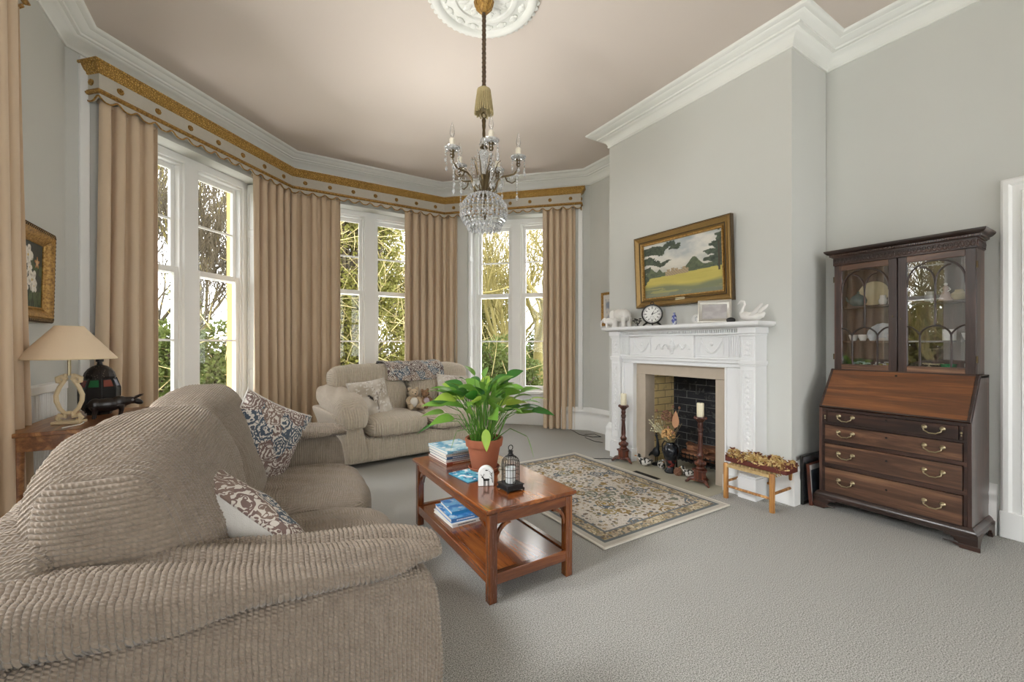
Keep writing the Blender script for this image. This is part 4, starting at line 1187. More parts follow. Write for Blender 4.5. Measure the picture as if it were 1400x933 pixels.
    # sloping fall front
    sl = math.atan2(1.045-.762, .215); Lf = math.hypot(1.045-.762, .215)
    Mf = Matrix.Translation((0, 0, .762)) @ Matrix.Rotation(-(sl), 4, 'Y')       # local x runs up the slope
    fb = B().box(.0, Lf, -h+.012, h-.012, -.002, .014, Mf).obj('fall_front', M_FALL, R, bevel=.002)
    b = B()
    for (xa, xb, ya, yb) in ((0, .012, -h+.006, h-.006), (Lf-.012, Lf, -h+.006, h-.006), (0, Lf, -h+.004, -h+.02), (0, Lf, h-.02, h-.004)): b.box(xa, xb, ya, yb, -.003, .017, Mf)
    b.obj('fall_edging', M_MAHOG, fb, bevel=.002)
    M = Mf @ Matrix.Translation((Lf-.04, 0, .014)); B().lathe([(0, .003), (.007, .002), (.008, 0)], seg=10, M=M).obj('keyhole', M_BLACK, fb)
    # bookcase
    xf = .205; hb = .385; z0 = 1.047; z1 = 1.868
    for sg in (-1, 1): B().box(xf+.022, D-.01, *sorted((sg*hb, sg*(hb-.018))), z0, z1+.06).obj('bookcase_side', M_MAHOGZ, R, bevel=.002)
    b = B(); b.box(D-.02, D-.01, -hb+.018, hb-.018, z0, z1+.06); b.box(xf+.022, D-.02, -hb+.018, hb-.018, z0, z0+.022); b.box(xf+.022, D-.02, -hb+.018, hb-.018, z1, z1+.02)
    b.box(xf+.022, D-.02, -.008, .008, z0+.02, z1); b.obj('bookcase_back', M_MAHOGZ, R)
    for z in (1.262, 1.532):
        B().box(xf+.05, D-.02, -hb+.018, hb-.018, z, z+.012).obj('shelf', M_MAHOG, R, bevel=.001)
    for sg in (-1, 1):
        y0, y1 = sorted((sg*.003, sg*(hb-.002))); fw = .047
        b = B(); b.box(xf, xf+.022, y0, y0+fw, z0+.004, z1-.002); b.box(xf, xf+.022, y1-fw, y1, z0+.004, z1-.002)
        dl = b.obj('door', M_MAHOGZ, R, bevel=.002)
        for za, zb in ((z0+.004, z0+fw), (z1-.045, z1-.002)): B().box(xf, xf+.022, y0+fw, y1-fw, za, zb).obj('door_rail', M_DRAWER, dl, bevel=.002)
        b = B(); gothic(b, y0+fw, y1-fw, z0+fw, z1-.045, xf+.009); b.obj('gothic_tracery', M_MAHOG, dl)
        B().box(xf+.012, xf+.014, y0+fw-.004, y1-fw+.004, z0+fw-.004, z1-.041).obj('door_glass', M_CABGLASS, dl, smooth=0)
        b = B()
        for zz in (1.15, 1.76): b.tube([(xf+.006, sg*(hb+.003), zz-.022), (xf+.006, sg*(hb+.003), zz+.022)], .005, 8)
        b.obj('hinge', M_BRASSD, dl)
    B().ball((xf-.002, -.02, 1.43), (.004, .004, .007), 8, 6).ball((xf-.002, .026, 1.45), (.003, .004, .007), 8, 6).obj('escutcheon', M_BRASSD, R)
    # frieze with fretwork and dentilled cornice
    b = B(); b.box(xf-.006, D-.01, -hb-.004, hb+.004, z1, z1+.062); fz = b.obj('frieze', M_MAHOG, R)
    b = B(); n = 30
    for face in range(2):
        def Q(t, z): return (xf-.008, -hb+t*2*hb, z) if face == 0 else (xf+t*(D-xf-.01), -hb-.006, z)
        nn = n if face == 0 else 8
        for s in (1, -1): b.tube([Q(t/(nn*6), z1+.031+s*.02*math.sin(PI*t/6)) for t in range(nn*6+1)], .0035, 5)
        for zz in (z1+.006, z1+.056): b.tube([Q(0, zz), Q(1, zz)], .003, 5)
        for t in range(nn): b.ball(Q((t+.5)/nn, z1+.031), (.004, .005, .008) if face == 0 else (.005, .004, .008), 6, 4)
    b.obj('fretwork', M_MAHOG, fz)
    b = B(); b.sweep([(0, z1+.062), (.012, z1+.062), (.014, z1+.068), (.024, z1+.07), (.024, z1+.084), (.034, z1+.087), (.048, z1+.1), (.052, z1+.108), (.052, z1+.116), (0, z1+.116)], [(D-.01, -hb), (xf, -hb), (xf, hb), (D-.01, hb)], side=-1)
    b.box(xf, D-.01, -hb, hb, z1+.06, z1+.112); co = b.obj('cornice', M_MAHOG, R, smooth=30)
    b = B()
    for k in range(64): y = -hb-.02+k*(2*hb+.04)/64; b.box(xf-.031, xf-.024, y, y+.006, z1+.071, z1+.083)
    b.obj('dentil', M_DRAWER, co)
bureau()
# ------------------------------------------------------------------ china in the bookcase
def turned(name, label, cat, prof, mat, pos, seg=20, rot=(0, 0, 0), extra=None, group=None):
    b = B().lathe(prof, seg=seg)
    if extra: extra(b)
    o = b.obj(name, mat, None, pos, rot, smooth=45); return tag(o, label, cat, group)
mt = plain('turquoise_glaze', srgb('3d6670'), .25, noise=.15); mc = plain('cream_glaze', srgb('cfc39b'), .3, noise=.1); mg = plain('green_glass', srgb('2f8a5a'), .15); mgy = plain('grey_pewter', srgb('8d8f8e'), .35, .4)
mbw = plain('blue_white_china', srgb('c9d3da'), .2, noise=.25, scale=50); mgd = plain('yellow_green_glaze', srgb('a8a043'), .3, noise=.3, scale=40); mdk = plain('dark_green_leaf', srgb('2c3524'), .6, noise=.4, scale=50)
BX = 4.03
cup = [(.018, 0), (.02, .004), (.03, .03), (.034, .05), (.032, .05), (.027, .03), (0, .008)]
def handle(b): b.tube([(.03, 0, .042), (.048, 0, .04), (.046, 0, .018), (.028, 0, .014)], .004, 6)
jug = [(.022, 0), (.032, .02), (.036, .045), (.024, .075), (.026, .095), (.023, .095), (.02, .075), (0, .02)]
vz = 1.544; mz = 1.274; lz = 1.069
turned('teapot', 'turquoise pot on the upper shelf behind the left glazed door', 'pot', [(.03, 0), (.05, .02), (.056, .045), (.045, .075), (.02, .09), (.008, .1), (0, .104)], mt, (BX, 1.375, vz),
       extra=lambda b: (b.tube([(0, .045, .03), (0, .07, .05), (0, .078, .08)], [.012, .009, .007], 8), b.ball((0, .0, .108), .009)))
plate = [(0, .0), (.05, .002), (.085, .012), (.1, .018), (.1, .022), (.085, .017), (.05, .008), (0, .006)]
def on_edge(tilt): return (0, -PI/2+tilt, 0)
turned('plate', 'cream plate standing on the upper shelf behind the left glazed door', 'plate', [(r*.95, z) for r, z in plate], mc, (BX+.065, 1.295, vz+.094), 28, on_edge(.15))
turned('jug', 'small white jug next to the cream plate in the bookcase', 'jug', [(r*.75, z*.75) for r, z in jug], M_CHINA, (BX-.01, 1.22, vz), extra=handle)
b = B().prism([(-.04, 0), (.04, 0), (.04, .11)]+[(.04*math.cos(PI*t/10), .11+.04*math.sin(PI*t/10)) for t in range(11)]+[(-.04, .11)], 'x', -.008, .008)
pf = thing('arched_frame', 'small white arched ornament at the right of the upper left shelf in the bookcase', 'ornament', (BX-.005, 1.155, vz+.0)); pf.scale = (.85,)*3
b.obj('frame', M_CHINA, pf); B().prism([(-.028, .012), (.028, .012), (.028, .11)]+[(.028*math.cos(PI*t/10), .11+.028*math.sin(PI*t/10)) for t in range(11)]+[(-.028, .11)], 'x', -.01, -.0075).obj('panel', mdk, pf)
fan = thing('fan_plate', 'white fan shaped plate standing on the middle shelf behind the left glazed door', 'plate', (BX+.06, 1.245, mz))
fan.rotation_euler = (0, .12, 0)
B().prism([(.1*math.cos(PI*t/18)*(1+.03*(t % 2)), .02+.115*math.sin(PI*t/18)*(1+.03*(t % 2))) for t in range(19)], 'x', -.004, .004).obj('plate', mbw, fan); B().box(-.01, .01, -.05, .05, 0, .022).obj('foot', M_CHINA, fan)
for i, (y, x) in enumerate(((1.40, -.01), (1.335, -.03), (1.27, -.045), (1.165, -.01))):
    turned('teacup', 'china cup on the bookcase middle shelf behind the left door, %s' % ['farthest left', 'second from left', 'before the fan plate', 'nearest the lock'][i], 'cup', [(r*.95, z*.95) for r, z in cup], mbw if i == 2 else M_CHINA, (BX+x, y, mz), extra=handle, group='china cups in the bookcase')
def posy(name, label, pos, petal, leafm, n, s, cat='china flowers'):
    r = thing(name, label, cat, pos); b = B(); c = B()
    for k in range(n):
        a = random.uniform(0, 6.28); d = s*math.sqrt(random.random()); z = random.uniform(.02, .045)
        for q in range(5):
            aa = a+q*1.257; b.ball((d*math.cos(a)*.7+.009*math.cos(aa), d*math.sin(a)+.009*math.sin(aa), z), (.007, .007, .005), 6, 4)
        c.ball((d*math.cos(a+.5)*.7, d*math.sin(a+.5), z-.014), (.012, .015, .006), 6, 4)
    b.obj('flower', petal, r); c.obj('leaf', leafm, r); B().lathe([(s*.5, 0), (s*.6, .008), (0, .014)], seg=14).obj('base', M_CHINA, r)
posy('china_posy', 'white and blue china flowers at the bottom left of the bookcase', (BX-.03, 1.335, lz), mbw, mdk, 14, .05)
posy('china_posy', 'pale china flowers with green leaves at the bottom middle of the left door', (BX-.03, 1.225, lz), M_CHINA, mgd, 12, .045)
turned('dish', 'yellow green dish at the bottom right behind the left glazed door', 'dish', [(.02, 0), (.035, .01), (.045, .028), (.04, .028), (0, .01)], mgd, (BX-.03, 1.145, lz))
turned('mug', 'grey mug on the upper shelf behind the right glazed door', 'mug', [(.03, 0), (.031, .07), (.028, .07), (.027, .01), (0, .01)], mgy, (BX-.01, .96, vz), extra=handle)
fg = thing('figurine', 'pale lady figurine on the upper shelf behind the right glazed door', 'figurine', (BX-.01, .885, vz))
B().lathe([(.036, 0), (.034, .015), (.022, .05), (.013, .075), (.018, .088), (.012, .1), (.006, .105)], seg=18).obj('dress', plain('pink_china', srgb('b9a6a0'), .3), fg)
B().ball((0, 0, .114), .011).obj('head', M_CHINA, fg)
b = B()
for q in (-1, 1): b.tube([(0, q*.016, .09), (-.01, q*.026, .075), (-.016, q*.012, .062)], .004, 6)
b.obj('arm', M_CHINA, fg)
turned('pot', 'olive round pot on the upper shelf behind the right glazed door', 'pot', [(.022, 0), (.04, .025), (.04, .045), (.02, .062), (.022, .07), (0, .072)], mc, (BX-.01, .82, vz))
turned('mug', 'white mug on the middle shelf behind the right glazed door', 'mug', [(.034, 0), (.035, .075), (.032, .075), (.03, .01), (0, .01)], M_CHINA, (BX-.02, .865, mz), extra=handle)
turned('teacup', 'white china cup on the middle shelf behind the right door', 'cup', cup, M_CHINA, (BX-.02, .775, mz), extra=handle)
posy('china_posy', 'dark leafy china ornament at the bottom left behind the right door', (BX-.03, 1.035, lz), mdk, mdk, 18, .04)
posy('china_posy', 'cream and green china flowers at the bottom of the right door', (BX-.03, .945, lz), mc, mdk, 14, .045)
turned('glass_bowl', 'bright green glass bowl at the bottom of the right glazed door', 'bowl', [(.02, 0), (.035, .012), (.042, .045), (.038, .045), (.03, .015), (0, .008)], mg, (BX-.035, .865, lz))
turned('jar', 'white china jar at the bottom right behind the right glazed door', 'jar', [(.024, 0), (.03, .02), (.03, .05), (.02, .06), (.022, .066), (.008, .07), (.01, .078), (0, .08)], M_CHINA, (BX-.02, .765, lz))

# ------------------------------------------------------------------ stool with tray of carved pieces, framed pictures on the floor
st = thing('stool', 'low pale wooden stool with a woven seat between fireplace and bureau', 'stool', (3.405, 1.81, 0))
SX, SY, SH = .142, .178, .285
for sx in (-1, 1):
    for sy in (-1, 1):
        B().lathe([(.017, 0), (.0195, .006), (.0195, SH-.01), (.016, SH), (0, SH+.002)], (sx*SX, sy*SY, 0), 14).obj('leg', M_PINE, st)
for sx in (-1, 1): B().tube([(sx*SX, -SY, .1+.02*(sx > 0)), (sx*SX, SY, .1+.02*(sx > 0))], .0105, 8).obj('stretcher', M_PINE, st)
for sy in (-1, 1): B().tube([(-SX, sy*SY, .135), (SX, sy*SY, .135)], .0105, 8).obj('stretcher', M_PINE, st)
mr = plain('woven_rush', srgb('b39a6c'), .8, noise=.25, scale=70, bump=.3)
b = B(); n = 34
for k in range(n):
    y = -SY+.012+(2*SY-.024)*k/(n-1); b.tube([(-SX-.012, y, SH-.03), (-SX-.008, y, SH-.012), (0, y, SH-.012-.004), (SX+.008, y, SH-.012), (SX+.012, y, SH-.03)], .0056, 6)
for k in range(9):
    x = -SX+.02+(2*SX-.04)*k/8; b.tube([(x, -SY-.01, SH-.028)]+[(x, -SY+2*SY*t/24, SH-.012+.006*(-1)**(t+k)) for t in range(25)]+[(x, SY+.01, SH-.028)], .0045, 5)
b.obj('woven_seat', mr, st)
tr = thing('wooden_tray', 'long dark red wooden tray heaped with small yellow carved pieces, lying on the low stool', 'tray', (3.40, 1.80, SH))
mtr = plain('red_brown_wood', srgb('5e2a22'), .5, noise=.15, scale=40)
b = B(); b.box(-.08, .08, -.235, .22, .0, .012)
b.box(-.085, -.078, -.235, .22, 0, .035); b.box(.078, .085, -.235, .22, 0, .035); b.box(-.085, .085, -.242, -.232, 0, .07); b.box(-.085, .085, .218, .228, 0, .05)
b.obj('tray', mtr, tr, bevel=.002)
k_ = N('carved_pieces'); v = k_.voro(38); k_.col(k_.ramp(k_.xyz(v.outputs['Color'])[0], [(0, srgb('b0925a')), (.35, srgb('cbb27c')), (.6, srgb('8a5f38')), (.85, srgb('6a3828'))], 'CONSTANT')); k_.rough(.6)
b = B(); rr = random.Random(4)
for k in range(900):
    x = rr.uniform(-.082, .082); y = rr.uniform(-.24, .225); z = .02+.075*math.sqrt(rr.random())*(1-(x/.1)**2)+.012*math.sin(y*40)
    a = rr.uniform(0, 3.14); e = rr.uniform(-.6, .9); l = rr.uniform(.01, .026); d = Vector((math.cos(a)*math.cos(e), math.sin(a)*math.cos(e), math.sin(e)))*l
    c = Vector((x, y, z)); b.tube([c-d, c+d*.2, c+d], [rr.uniform(.003, .006), rr.uniform(.004, .008), .002], 5)
part(b.obj('carved_pieces', k_.m, tr, smooth=30), None, 'stuff')

def photo_paint(cols):
    def fn(u, v):
        t = fbm(u*3, v*3, 3); return lerp(C3(cols[0]), C3(cols[1]), sm(.35, .65, t))
    return fn
M_VPIC = vcol_mat('printed_picture', .35)
M_VOIL = vcol_mat('oil_paint', .55, .3)
def framed(name, label, cat, w, h, fw, mat, pic, M, mount=None, nx=40, ny=40, prof=None, depth=.02, glass=False, pm=None):
    """picture in a moulded frame; local XZ plane, faces local -Y; M places it"""
    r = thing(name, label, cat); r.matrix_world = M
    prof = prof or [(0, 0), (.0, depth), (.3, depth*1.1), (.6, depth*.75), (1, depth*.55), (1, 0)]
    b = B()
    pr = [(p[0]*fw, p[1]) for p in prof]; n = len(pr); vs = []; fs = []
    for (sx, sz) in ((-1, -1), (1, -1), (1, 1), (-1, 1)):
        for u, d in pr: vs.append((sx*(w/2-u), -d, sz*(h/2-u)))
    for i in range(4):
        for k in range(n-1): fs.append((i*n+k, i*n+k+1, ((i+1) % 4)*n+k+1, ((i+1) % 4)*n+k))
    b.add(vs, fs); b.obj('frame', mat, r, smooth=30)
    iw, ih = w-2*fw+.004, h-2*fw+.004
    B().box(-w/2+.004, w/2-.004, -.002, .002, -h/2+.004, h/2-.004).obj('backing', M_BLACKP, r)
    if mount:
        m = B().box(-iw/2, iw/2, -.005, -.001, -ih/2, ih/2).obj('mount', plain('mount_board', mount, .7), r); iw *= .68; ih *= .7
    p = painted(iw, ih, nx, ny, pic); p.v = [(a, -.006, c) for (a, _, c) in p.v]; p.obj('picture', pm or M_VPIC, r, smooth=0)
    if glass: B().box(-w/2+fw, w/2-fw, -.009, -.008, -h/2+fw, h/2-fw).obj('glass', M_CABGLASS, r, smooth=0)
    return r
def lean(loc, yaw, tilt): return Matrix.Translation(loc) @ Matrix.Rotation(yaw, 4, 'Z') @ Matrix.Rotation(-tilt, 4, 'X')
framed('framed_picture', 'larger dark framed picture leaning behind the smaller one beside the bureau', 'picture', .36, .375, .016, M_BLACKP, photo_paint(('9aa0aa', 'b9bdc4')), lean((3.80, 1.603, .189), .0, .01), glass=True)
framed('framed_picture', 'small wooden framed picture with a grey mount leaning on the floor beside the bureau', 'picture', .29, .315, .014, M_TURNED, photo_paint(('20252b', '343b44')), lean((3.80, 1.566, .159), .0, .07), srgb('b3b1ae'))

# ------------------------------------------------------------------ candlesticks, vase and small things on the hearth
def candlestick(label, clabel, x, y, rz):
    r = thing('candlestick', label, 'candlestick', (x, y, .004), rz)
    b = B().lathe([(.0, .13), (.034, .13), (.04, .14), (.03, .155), (.042, .17), (.046, .19), (.03, .205), (.022, .22), (.032, .235), (.034, .25), (.022, .27), (.024, .3), (.021, .36), (.018, .42), (.022, .44), (.017, .455), (.024, .47), (.018, .5), (.024, .52), (.02, .545), (.03, .56), (.0, .562)], seg=20)
    for k in range(12):
        a = 2*PI*k/12; b.ball((.043*math.cos(a), .043*math.sin(a), .185), (.009, .009, .016), 6, 5)
        b.ball((.02*math.cos(a), .02*math.sin(a), .485), (.006, .006, .012), 6, 4)
    b.obj('turned_shaft', M_TURNED, r)
    b = B().lathe([(.0, .555), (.03, .558), (.044, .575), (.05, .59), (.048, .6), (.03, .596), (0, .594)], seg=20)
    for k in range(14): a = 2*PI*k/14; b.ball((.047*math.cos(a), .047*math.sin(a), .586), (.009, .009, .012), 6, 4)
    b.obj('drip_cup', M_TURNED, r)
    b = B()
    tri = lambda R: [(R*math.cos(2*PI*k/3), R*math.sin(2*PI*k/3)) for k in range(3)]
    def cut(R, c): 
        out = []
        for k in range(3):
            a = 2*PI*k/3
            for s in (-c, c): out.append((R*math.cos(a+s), R*math.sin(a+s)))
        return out
    b.prism(cut(.058, .35), 'z', .045, .12); b.prism(cut(.072, .3), 'z', .118, .13); b.prism(cut(.08, .28), 'z', .03, .048)
    b.obj('pedestal', M_TURNED, r, bevel=.003)
    for k in range(3):
        a = 2*PI*k/3; ca, sa = math.cos(a), math.sin(a)
        B().tube([(.05*ca, .05*sa, .045), (.085*ca, .085*sa, .04), (.105*ca, .105*sa, .018), (.125*ca, .125*sa, .009)], [.022, .017, .012, .009], 8).obj('foot', M_TURNED, r)
    c = thing('pillar_candle', clabel, 'candle', (x, y, .004+.596))
    B().lathe([(.029, 0), (.0305, .004), (.0305, .118), (.027, .124), (.01, .12), (0, .119)], seg=22).obj('wax', M_CREAMW, c); B().tube([(0, 0, .118), (.001, 0, .13)], .0015, 5).obj('wick', M_BLACK, c)
candlestick('carved wooden candlestick left of the fire opening, near the rug', 'cream candle on the candlestick left of the fire opening', 3.335, 3.165, .4)
candlestick('carved wooden candlestick in front of the fire opening, next to the stool', 'cream candle on the candlestick right of the vase', 3.385, 2.30, .1)

vs_ = thing('vase', 'black two-handled vase with dark red decoration standing on the hearth', 'vase', (3.44, 2.655, .004))
kv = N('black_lustre'); x, y, z = kv.xyz(); nz = kv.noise(26, detail=3); msk = kv.math('MULTIPLY', kv.math('GREATER_THAN', nz, .52), kv.math('MULTIPLY', kv.math('GREATER_THAN', z, .05), kv.math('LESS_THAN', z, .125)))
kv.col(kv.mix(msk, srgb('1c1f24'), srgb('6b2f2a'))); kv.rough(.18)
B().lathe([(.0, .0), (.055, 0), (.06, .012), (.045, .03), (.036, .05), (.042, .08), (.05, .115), (.06, .14), (.071, .18), (.073, .215), (.064, .25), (.044, .268), (.04, .285), (.048, .298), (.044, .298), (.034, .28), (.034, .2), (0, .15)], seg=28).obj('body', kv.m, vs_)
for q in (-1, 1): B().tube([(0, q*.045, .285), (0, q*.075, .29), (0, q*.098, .25), (0, q*.096, .19), (0, q*.075, .15), (0, q*.055, .13)], [.006, .007, .007, .006, .005, .004], 7).obj('handle', M_BLACKP, vs_)
df = thing('dried_flowers', 'dried flowers, seed heads and a brown leaf standing in the black vase', 'dried flowers', (3.44, 2.655, .004))
mds = plain('dry_stem', srgb('9b8a63'), .9, noise=.2); mdh = plain('dry_hydrangea', srgb('c29a66'), .95, noise=.25, scale=60); mdb = plain('dry_brown', srgb('8a6550'), .95, noise=.3, scale=60); mdl = plain('dry_leaf', srgb('b98b68'), .8, noise=.12)
b = B(); rr = random.Random(5)
tips = []
for k in range(26):
    a = rr.uniform(0, 6.28); sp = rr.uniform(.03, .14); hh = rr.uniform(.38, .64)
    tx, ty = sp*math.cos(a), sp*math.sin(a)+.02; tips.append((tx, ty, hh)); b.tube([(tx*.08, ty*.08, .24), (tx*.5, ty*.5, .24+(hh-.24)*.6), (tx, ty, hh)], .0018, 5)
b.obj('stem', mds, df)
b = B()
for k in range(95):
    a = rr.uniform(0, 6.28); t = rr.uniform(-.6, 1); q = math.sqrt(1-t*t)*.058; b.ball((-.035+q*math.cos(a), .0+q*math.sin(a), .37+.052*t), (.012, .012, .008), 6, 4)
b.obj('hydrangea_head', mdh, df)
b = B()
for k in range(70):
    a = rr.uniform(0, 6.28); t = rr.uniform(-.7, 1); q = math.sqrt(max(0, 1-t*t))*.05; b.ball((.01+q*math.cos(a), .05+q*math.sin(a), .53+.06*t), (.013, .012, .008), 6, 4)
b.obj('brown_flower_head', mdb, df)
for (tx, ty, hh) in tips[:10]: B().ball((tx, ty, hh), (.012, .012, .016), 7, 5).obj('seed_head', mdb, df)
def leaf_pts(L, Wd, n=9): return L, Wd, n
def leaf_mesh(b, base, d, up, L, Wd, curl=.25, n=8, fold=.12):
    """one pointed leaf starting at base along d, with a folded midrib and a drooping tip"""
    d = Vector(d).normalized(); s = d.cross(Vector(up)).normalized(); nrm = s.cross(d).normalized(); vs = []; fs = []
    for i in range(n+1):
        t = i/n; w = Wd*(math.sin(PI*min(1, t**.75))**.9)*(1-.15*t); c = Vector(base)+d*(L*t)-Vector((0, 0, 1))*(curl*L*t*t)
        vs += [c+s*w+nrm*(fold*w), c, c-s*w+nrm*(fold*w)]
    for i in range(n): fs += [(i*3, i*3+1, i*3+4, i*3+3), (i*3+1, i*3+2, i*3+5, i*3+4)]
    b.add(vs, fs)
b = B(); leaf_mesh(b, (-.02, -.06, .44), (-.0, -.08, 1), (1, 0, 0), .17, .042, 0); o = b.obj('broad_leaf', mdl, df); m = o.modifiers.new('t', 'SOLIDIFY'); m.thickness = .002
b = B()
for k in range(30):
    a = rr.uniform(0, 6.28); bx, by, bz = -.02+rr.uniform(-.04, .04), .15+rr.uniform(-.05, .07), .45+rr.uniform(-.08, .08)
    b.tube([(0, .03, .28), (bx*.6, by*.6, .38), (bx, by, bz)], .0012, 4); b.ball((bx, by, bz), (.007, .007, .007), 6, 4)
b.obj('dried_sprig', plain('pale_sprig', srgb('cfc9a8'), .9), df)

fgm = plain('dark_bronze', srgb('26282b'), .35, .5)
f = thing('bird_figurine', 'slender dark metal bird ornament standing by the left side of the fire opening', 'ornament', (3.53, 2.9, .004))
remesh(B().ball((0, 0, .13), (.03, .045, .05)).tube([(0, -.01, .15), (0, -.02, .2), (0, -.015, .26), (0, .0, .3)], [.024, .017, .012, .01], 10).ball((0, .0, .305), (.013, .018, .014)).tube([(0, 0, .305), (0, -.03, .305), (0, -.06, .298)], [.008, .004, .002], 7).tube([(0, .03, .12), (0, .07, .1), (0, .1, .07)], [.025, .015, .006], 8).obj('bird', fgm, f), .006)
B().tube([(0, 0, .31), (.0, .006, .36), (0, .0, .42)], [.006, .004, .0015], 6).obj('crest', fgm, f)
B().tube([(-.012, 0, .02), (-.01, 0, .1)], .005, 6).tube([(.012, 0, .02), (.01, 0, .1)], .005, 6).lathe([(0, 0), (.045, 0), (.048, .01), (.03, .02), (0, .022)], seg=18).obj('stand', fgm, f)
mbw2 = N('black_white_glaze'); q = mbw2.noise(30, detail=2); mbw2.col(mbw2.mix(mbw2.math('GREATER_THAN', q, .5), srgb('24231f'), srgb('c9c6c0'))); mbw2.rough(.3)
def duck(label, x, y, rz, s):
    r = thing('duck_ornament', label, 'ornament', (x, y, .004), rz); r.scale = (s,)*3
    remesh(B().ball((0, 0, .045), (.065, .045, .045)).ball((-.06, 0, .06), (.025, .02, .015)).tube([(.04, 0, .06), (.055, 0, .085), (.06, 0, .1)], [.024, .019, .018], 9).ball((.065, 0, .11), (.026, .021, .021)).obj('body', mbw2.m, r), .006)
    B().ball((.096, 0, .105), (.016, .011, .006)).obj('beak', M_PINE, r)
duck('black and white duck ornament lying by the left jamb of the fire opening', 3.40, 2.935, 2.4, .95)
duck('smaller black and white duck ornament next to the tall bird ornament', 3.47, 2.79, -2.2, .8)
duck('black and white duck ornament between the vase and the right candlestick', 3.46, 2.47, 2.2, .8)
cn = B().ball((0, 0, .03), (.03, .03, .03))
for k in range(60):
    t = k/60; a = k*2.4; rr_ = .03*math.sqrt(1-(2*t-1)**2)*1.05; cn.ball((rr_*math.cos(a), rr_*math.sin(a), .03+.036*(2*t-1)), (.009, .009, .006), 5, 4)
tag(cn.obj('pine_cone', mdb, None, (3.42, 2.56, .006)), 'brown pine cone on the hearth right of the vase foot', 'pine cone')

# floor vent and cables
vt = thing('floor_grille', 'narrow dark grille set in the hearth along the edge of the rug', 'grille', (3.165, 2.715, .004))
b = B(); b.box(-.026, .026, -.145, .145, 0, .003); b.obj('plate', plain('grille_backing', srgb('4c4942'), .6), vt)  # backing plate in one even dark brown-grey
b = B()
for k in range(24): y = -.135+k*.0117; b.box(-.02, .02, y-.003, y+.003, .003, .006)
b.obj('bar', M_BLACK, vt)
def cable(label, pts): return tag(B().tube(pts, .004, 6).obj('cable', M_BLACKP), label, 'cable')
cable('thin black cable lying on the floor between rug and far candlestick', [(3.06, 3.47, .008), (3.12, 3.40, .009), (3.2, 3.35, .009), (3.28, 3.3, .009), (3.33, 3.22, .009)])
cable('thin black cables coiled on the carpet in the recess left of the fireplace', [(3.95, 4.85, .006), (3.88, 4.62, .006), (3.8, 4.42, .006), (3.84, 4.2, .006), (3.95, 4.15, .007), (3.98, 4.3, .011), (3.85, 4.36, .012), (3.74, 4.22, .006), (3.7, 4.0, .006), (3.74, 3.9, .006)])
# ------------------------------------------------------------------ on the mantel and on the walls
ZM_ = 1.43
def wallM(x, y, z, yaw, tilt=0): return Matrix.Translation((x, y, z)) @ Matrix.Rotation(math.radians(yaw), 4, 'Z') @ Matrix.Rotation(tilt, 4, 'X')
def landscape(u, v):
    cl = fbm(u*4, v*5, 5); c = lerp(C3('a9b0b2'), C3('dcd9d0'), sm(.3, .7, cl)); c = lerp(c, C3('cfc7b2'), sm(.8, .4, v)*.5)
    hz = .36+.05*u
    if v < hz+.0:
        t = fbm(u*3, v*14, 4); c = lerp(C3('b3a552'), C3('d2c468'), t)
        sh = sm(.24, .14, v-.03*math.sin(u*7)+.06*(t-.5)); c = lerp(c, C3('6f7a66'), sh*.85)
        if v < .17 and fbm(u*5+3, v*22, 3) > .58: c = lerp(c, C3('a9a46a'), .8)
        if v < .07: c = lerp(c, C3('7b8175'), .6)
    # distant trees and the pale house
    th = hz+.05+.05*fbm(u*9, 1.3, 3)+(.16*math.exp(-((u-.67)/.08)**2))+.1*math.exp(-((u-.1)/.06)**2)+.07*math.exp(-((u-.22)/.03)**2)
    if hz <= v < th and not (.3 < u < .52 and v < hz+.085): c = lerp(C3('3f4a3a'), C3('6d7657'), fbm(u*30, v*30, 3))
    if .3 < u < .6 and hz-.01 <= v < hz+.07+.035*(math.sin(u*60) > .3)+(.05 if .38 < u < .42 else 0): c = lerp(C3('b9a27c'), C3('8d7f6c'), 1 if (int(u*90)+int(v*60)) % 3 == 0 else .2)
    # cedar boughs at the left, cedar at the right
    for (cx, cy, rx, ry) in ((.06, .86, .3, .09), (.3, .9, .22, .07), (.05, .68, .17, .07), (.2, .62, .17, .045), (.02, .5, .1, .07), (.0, .34, .07, .1), (.43, .86, .1, .06)):
        d = ((u-cx)/rx)**2+((v-cy-.03*math.sin(u*20))/ry)**2+1.7*(fbm(u*22, v*26, 3)-.5)
        if d < .8: c = lerp(C3('2c342c'), C3('55604c'), fbm(u*40, v*40, 2))
    for (cx, cy, rx, ry) in ((.93, .78, .09, .05), (.9, .66, .12, .05), (.97, .7, .07, .3), (.9, .55, .13, .05), (.96, .46, .08, .08)):
        d = ((u-cx)/rx)**2+((v-cy)/ry)**2+1.8*(fbm(u*24+5, v*26, 3)-.5)
        if d < .8: c = lerp(C3('2f3832'), C3('5a6654'), fbm(u*40, v*40, 2))
    if abs(u-.955) < .012 and .34 < v < .8: c = C3('4a4338')
    return c
p = framed('landscape_painting', 'large gilt framed landscape painting hanging over the mantelpiece', 'painting', 1.07, .74, .098, M_GILTS, landscape, wallM(3.535, 2.613, 2.005, -90, .05), nx=190, ny=130,
       prof=[(0, 0), (0, .03), (.06, .045), (.14, .04), (.2, .046), (.34, .034), (.55, .024), (.6, .03), (.7, .02), (.9, .012), (1, .01), (1, 0)], pm=M_VOIL)
part(B().box(-.055, .055, -.03, -.022, -.322, -.299).obj('brass_plaque', M_BRASS, p, bevel=.002))
M_FRDARK = plain('dark_carved_frame', srgb('4a3a22'), .5, .3, .3, 70, bump=.6)
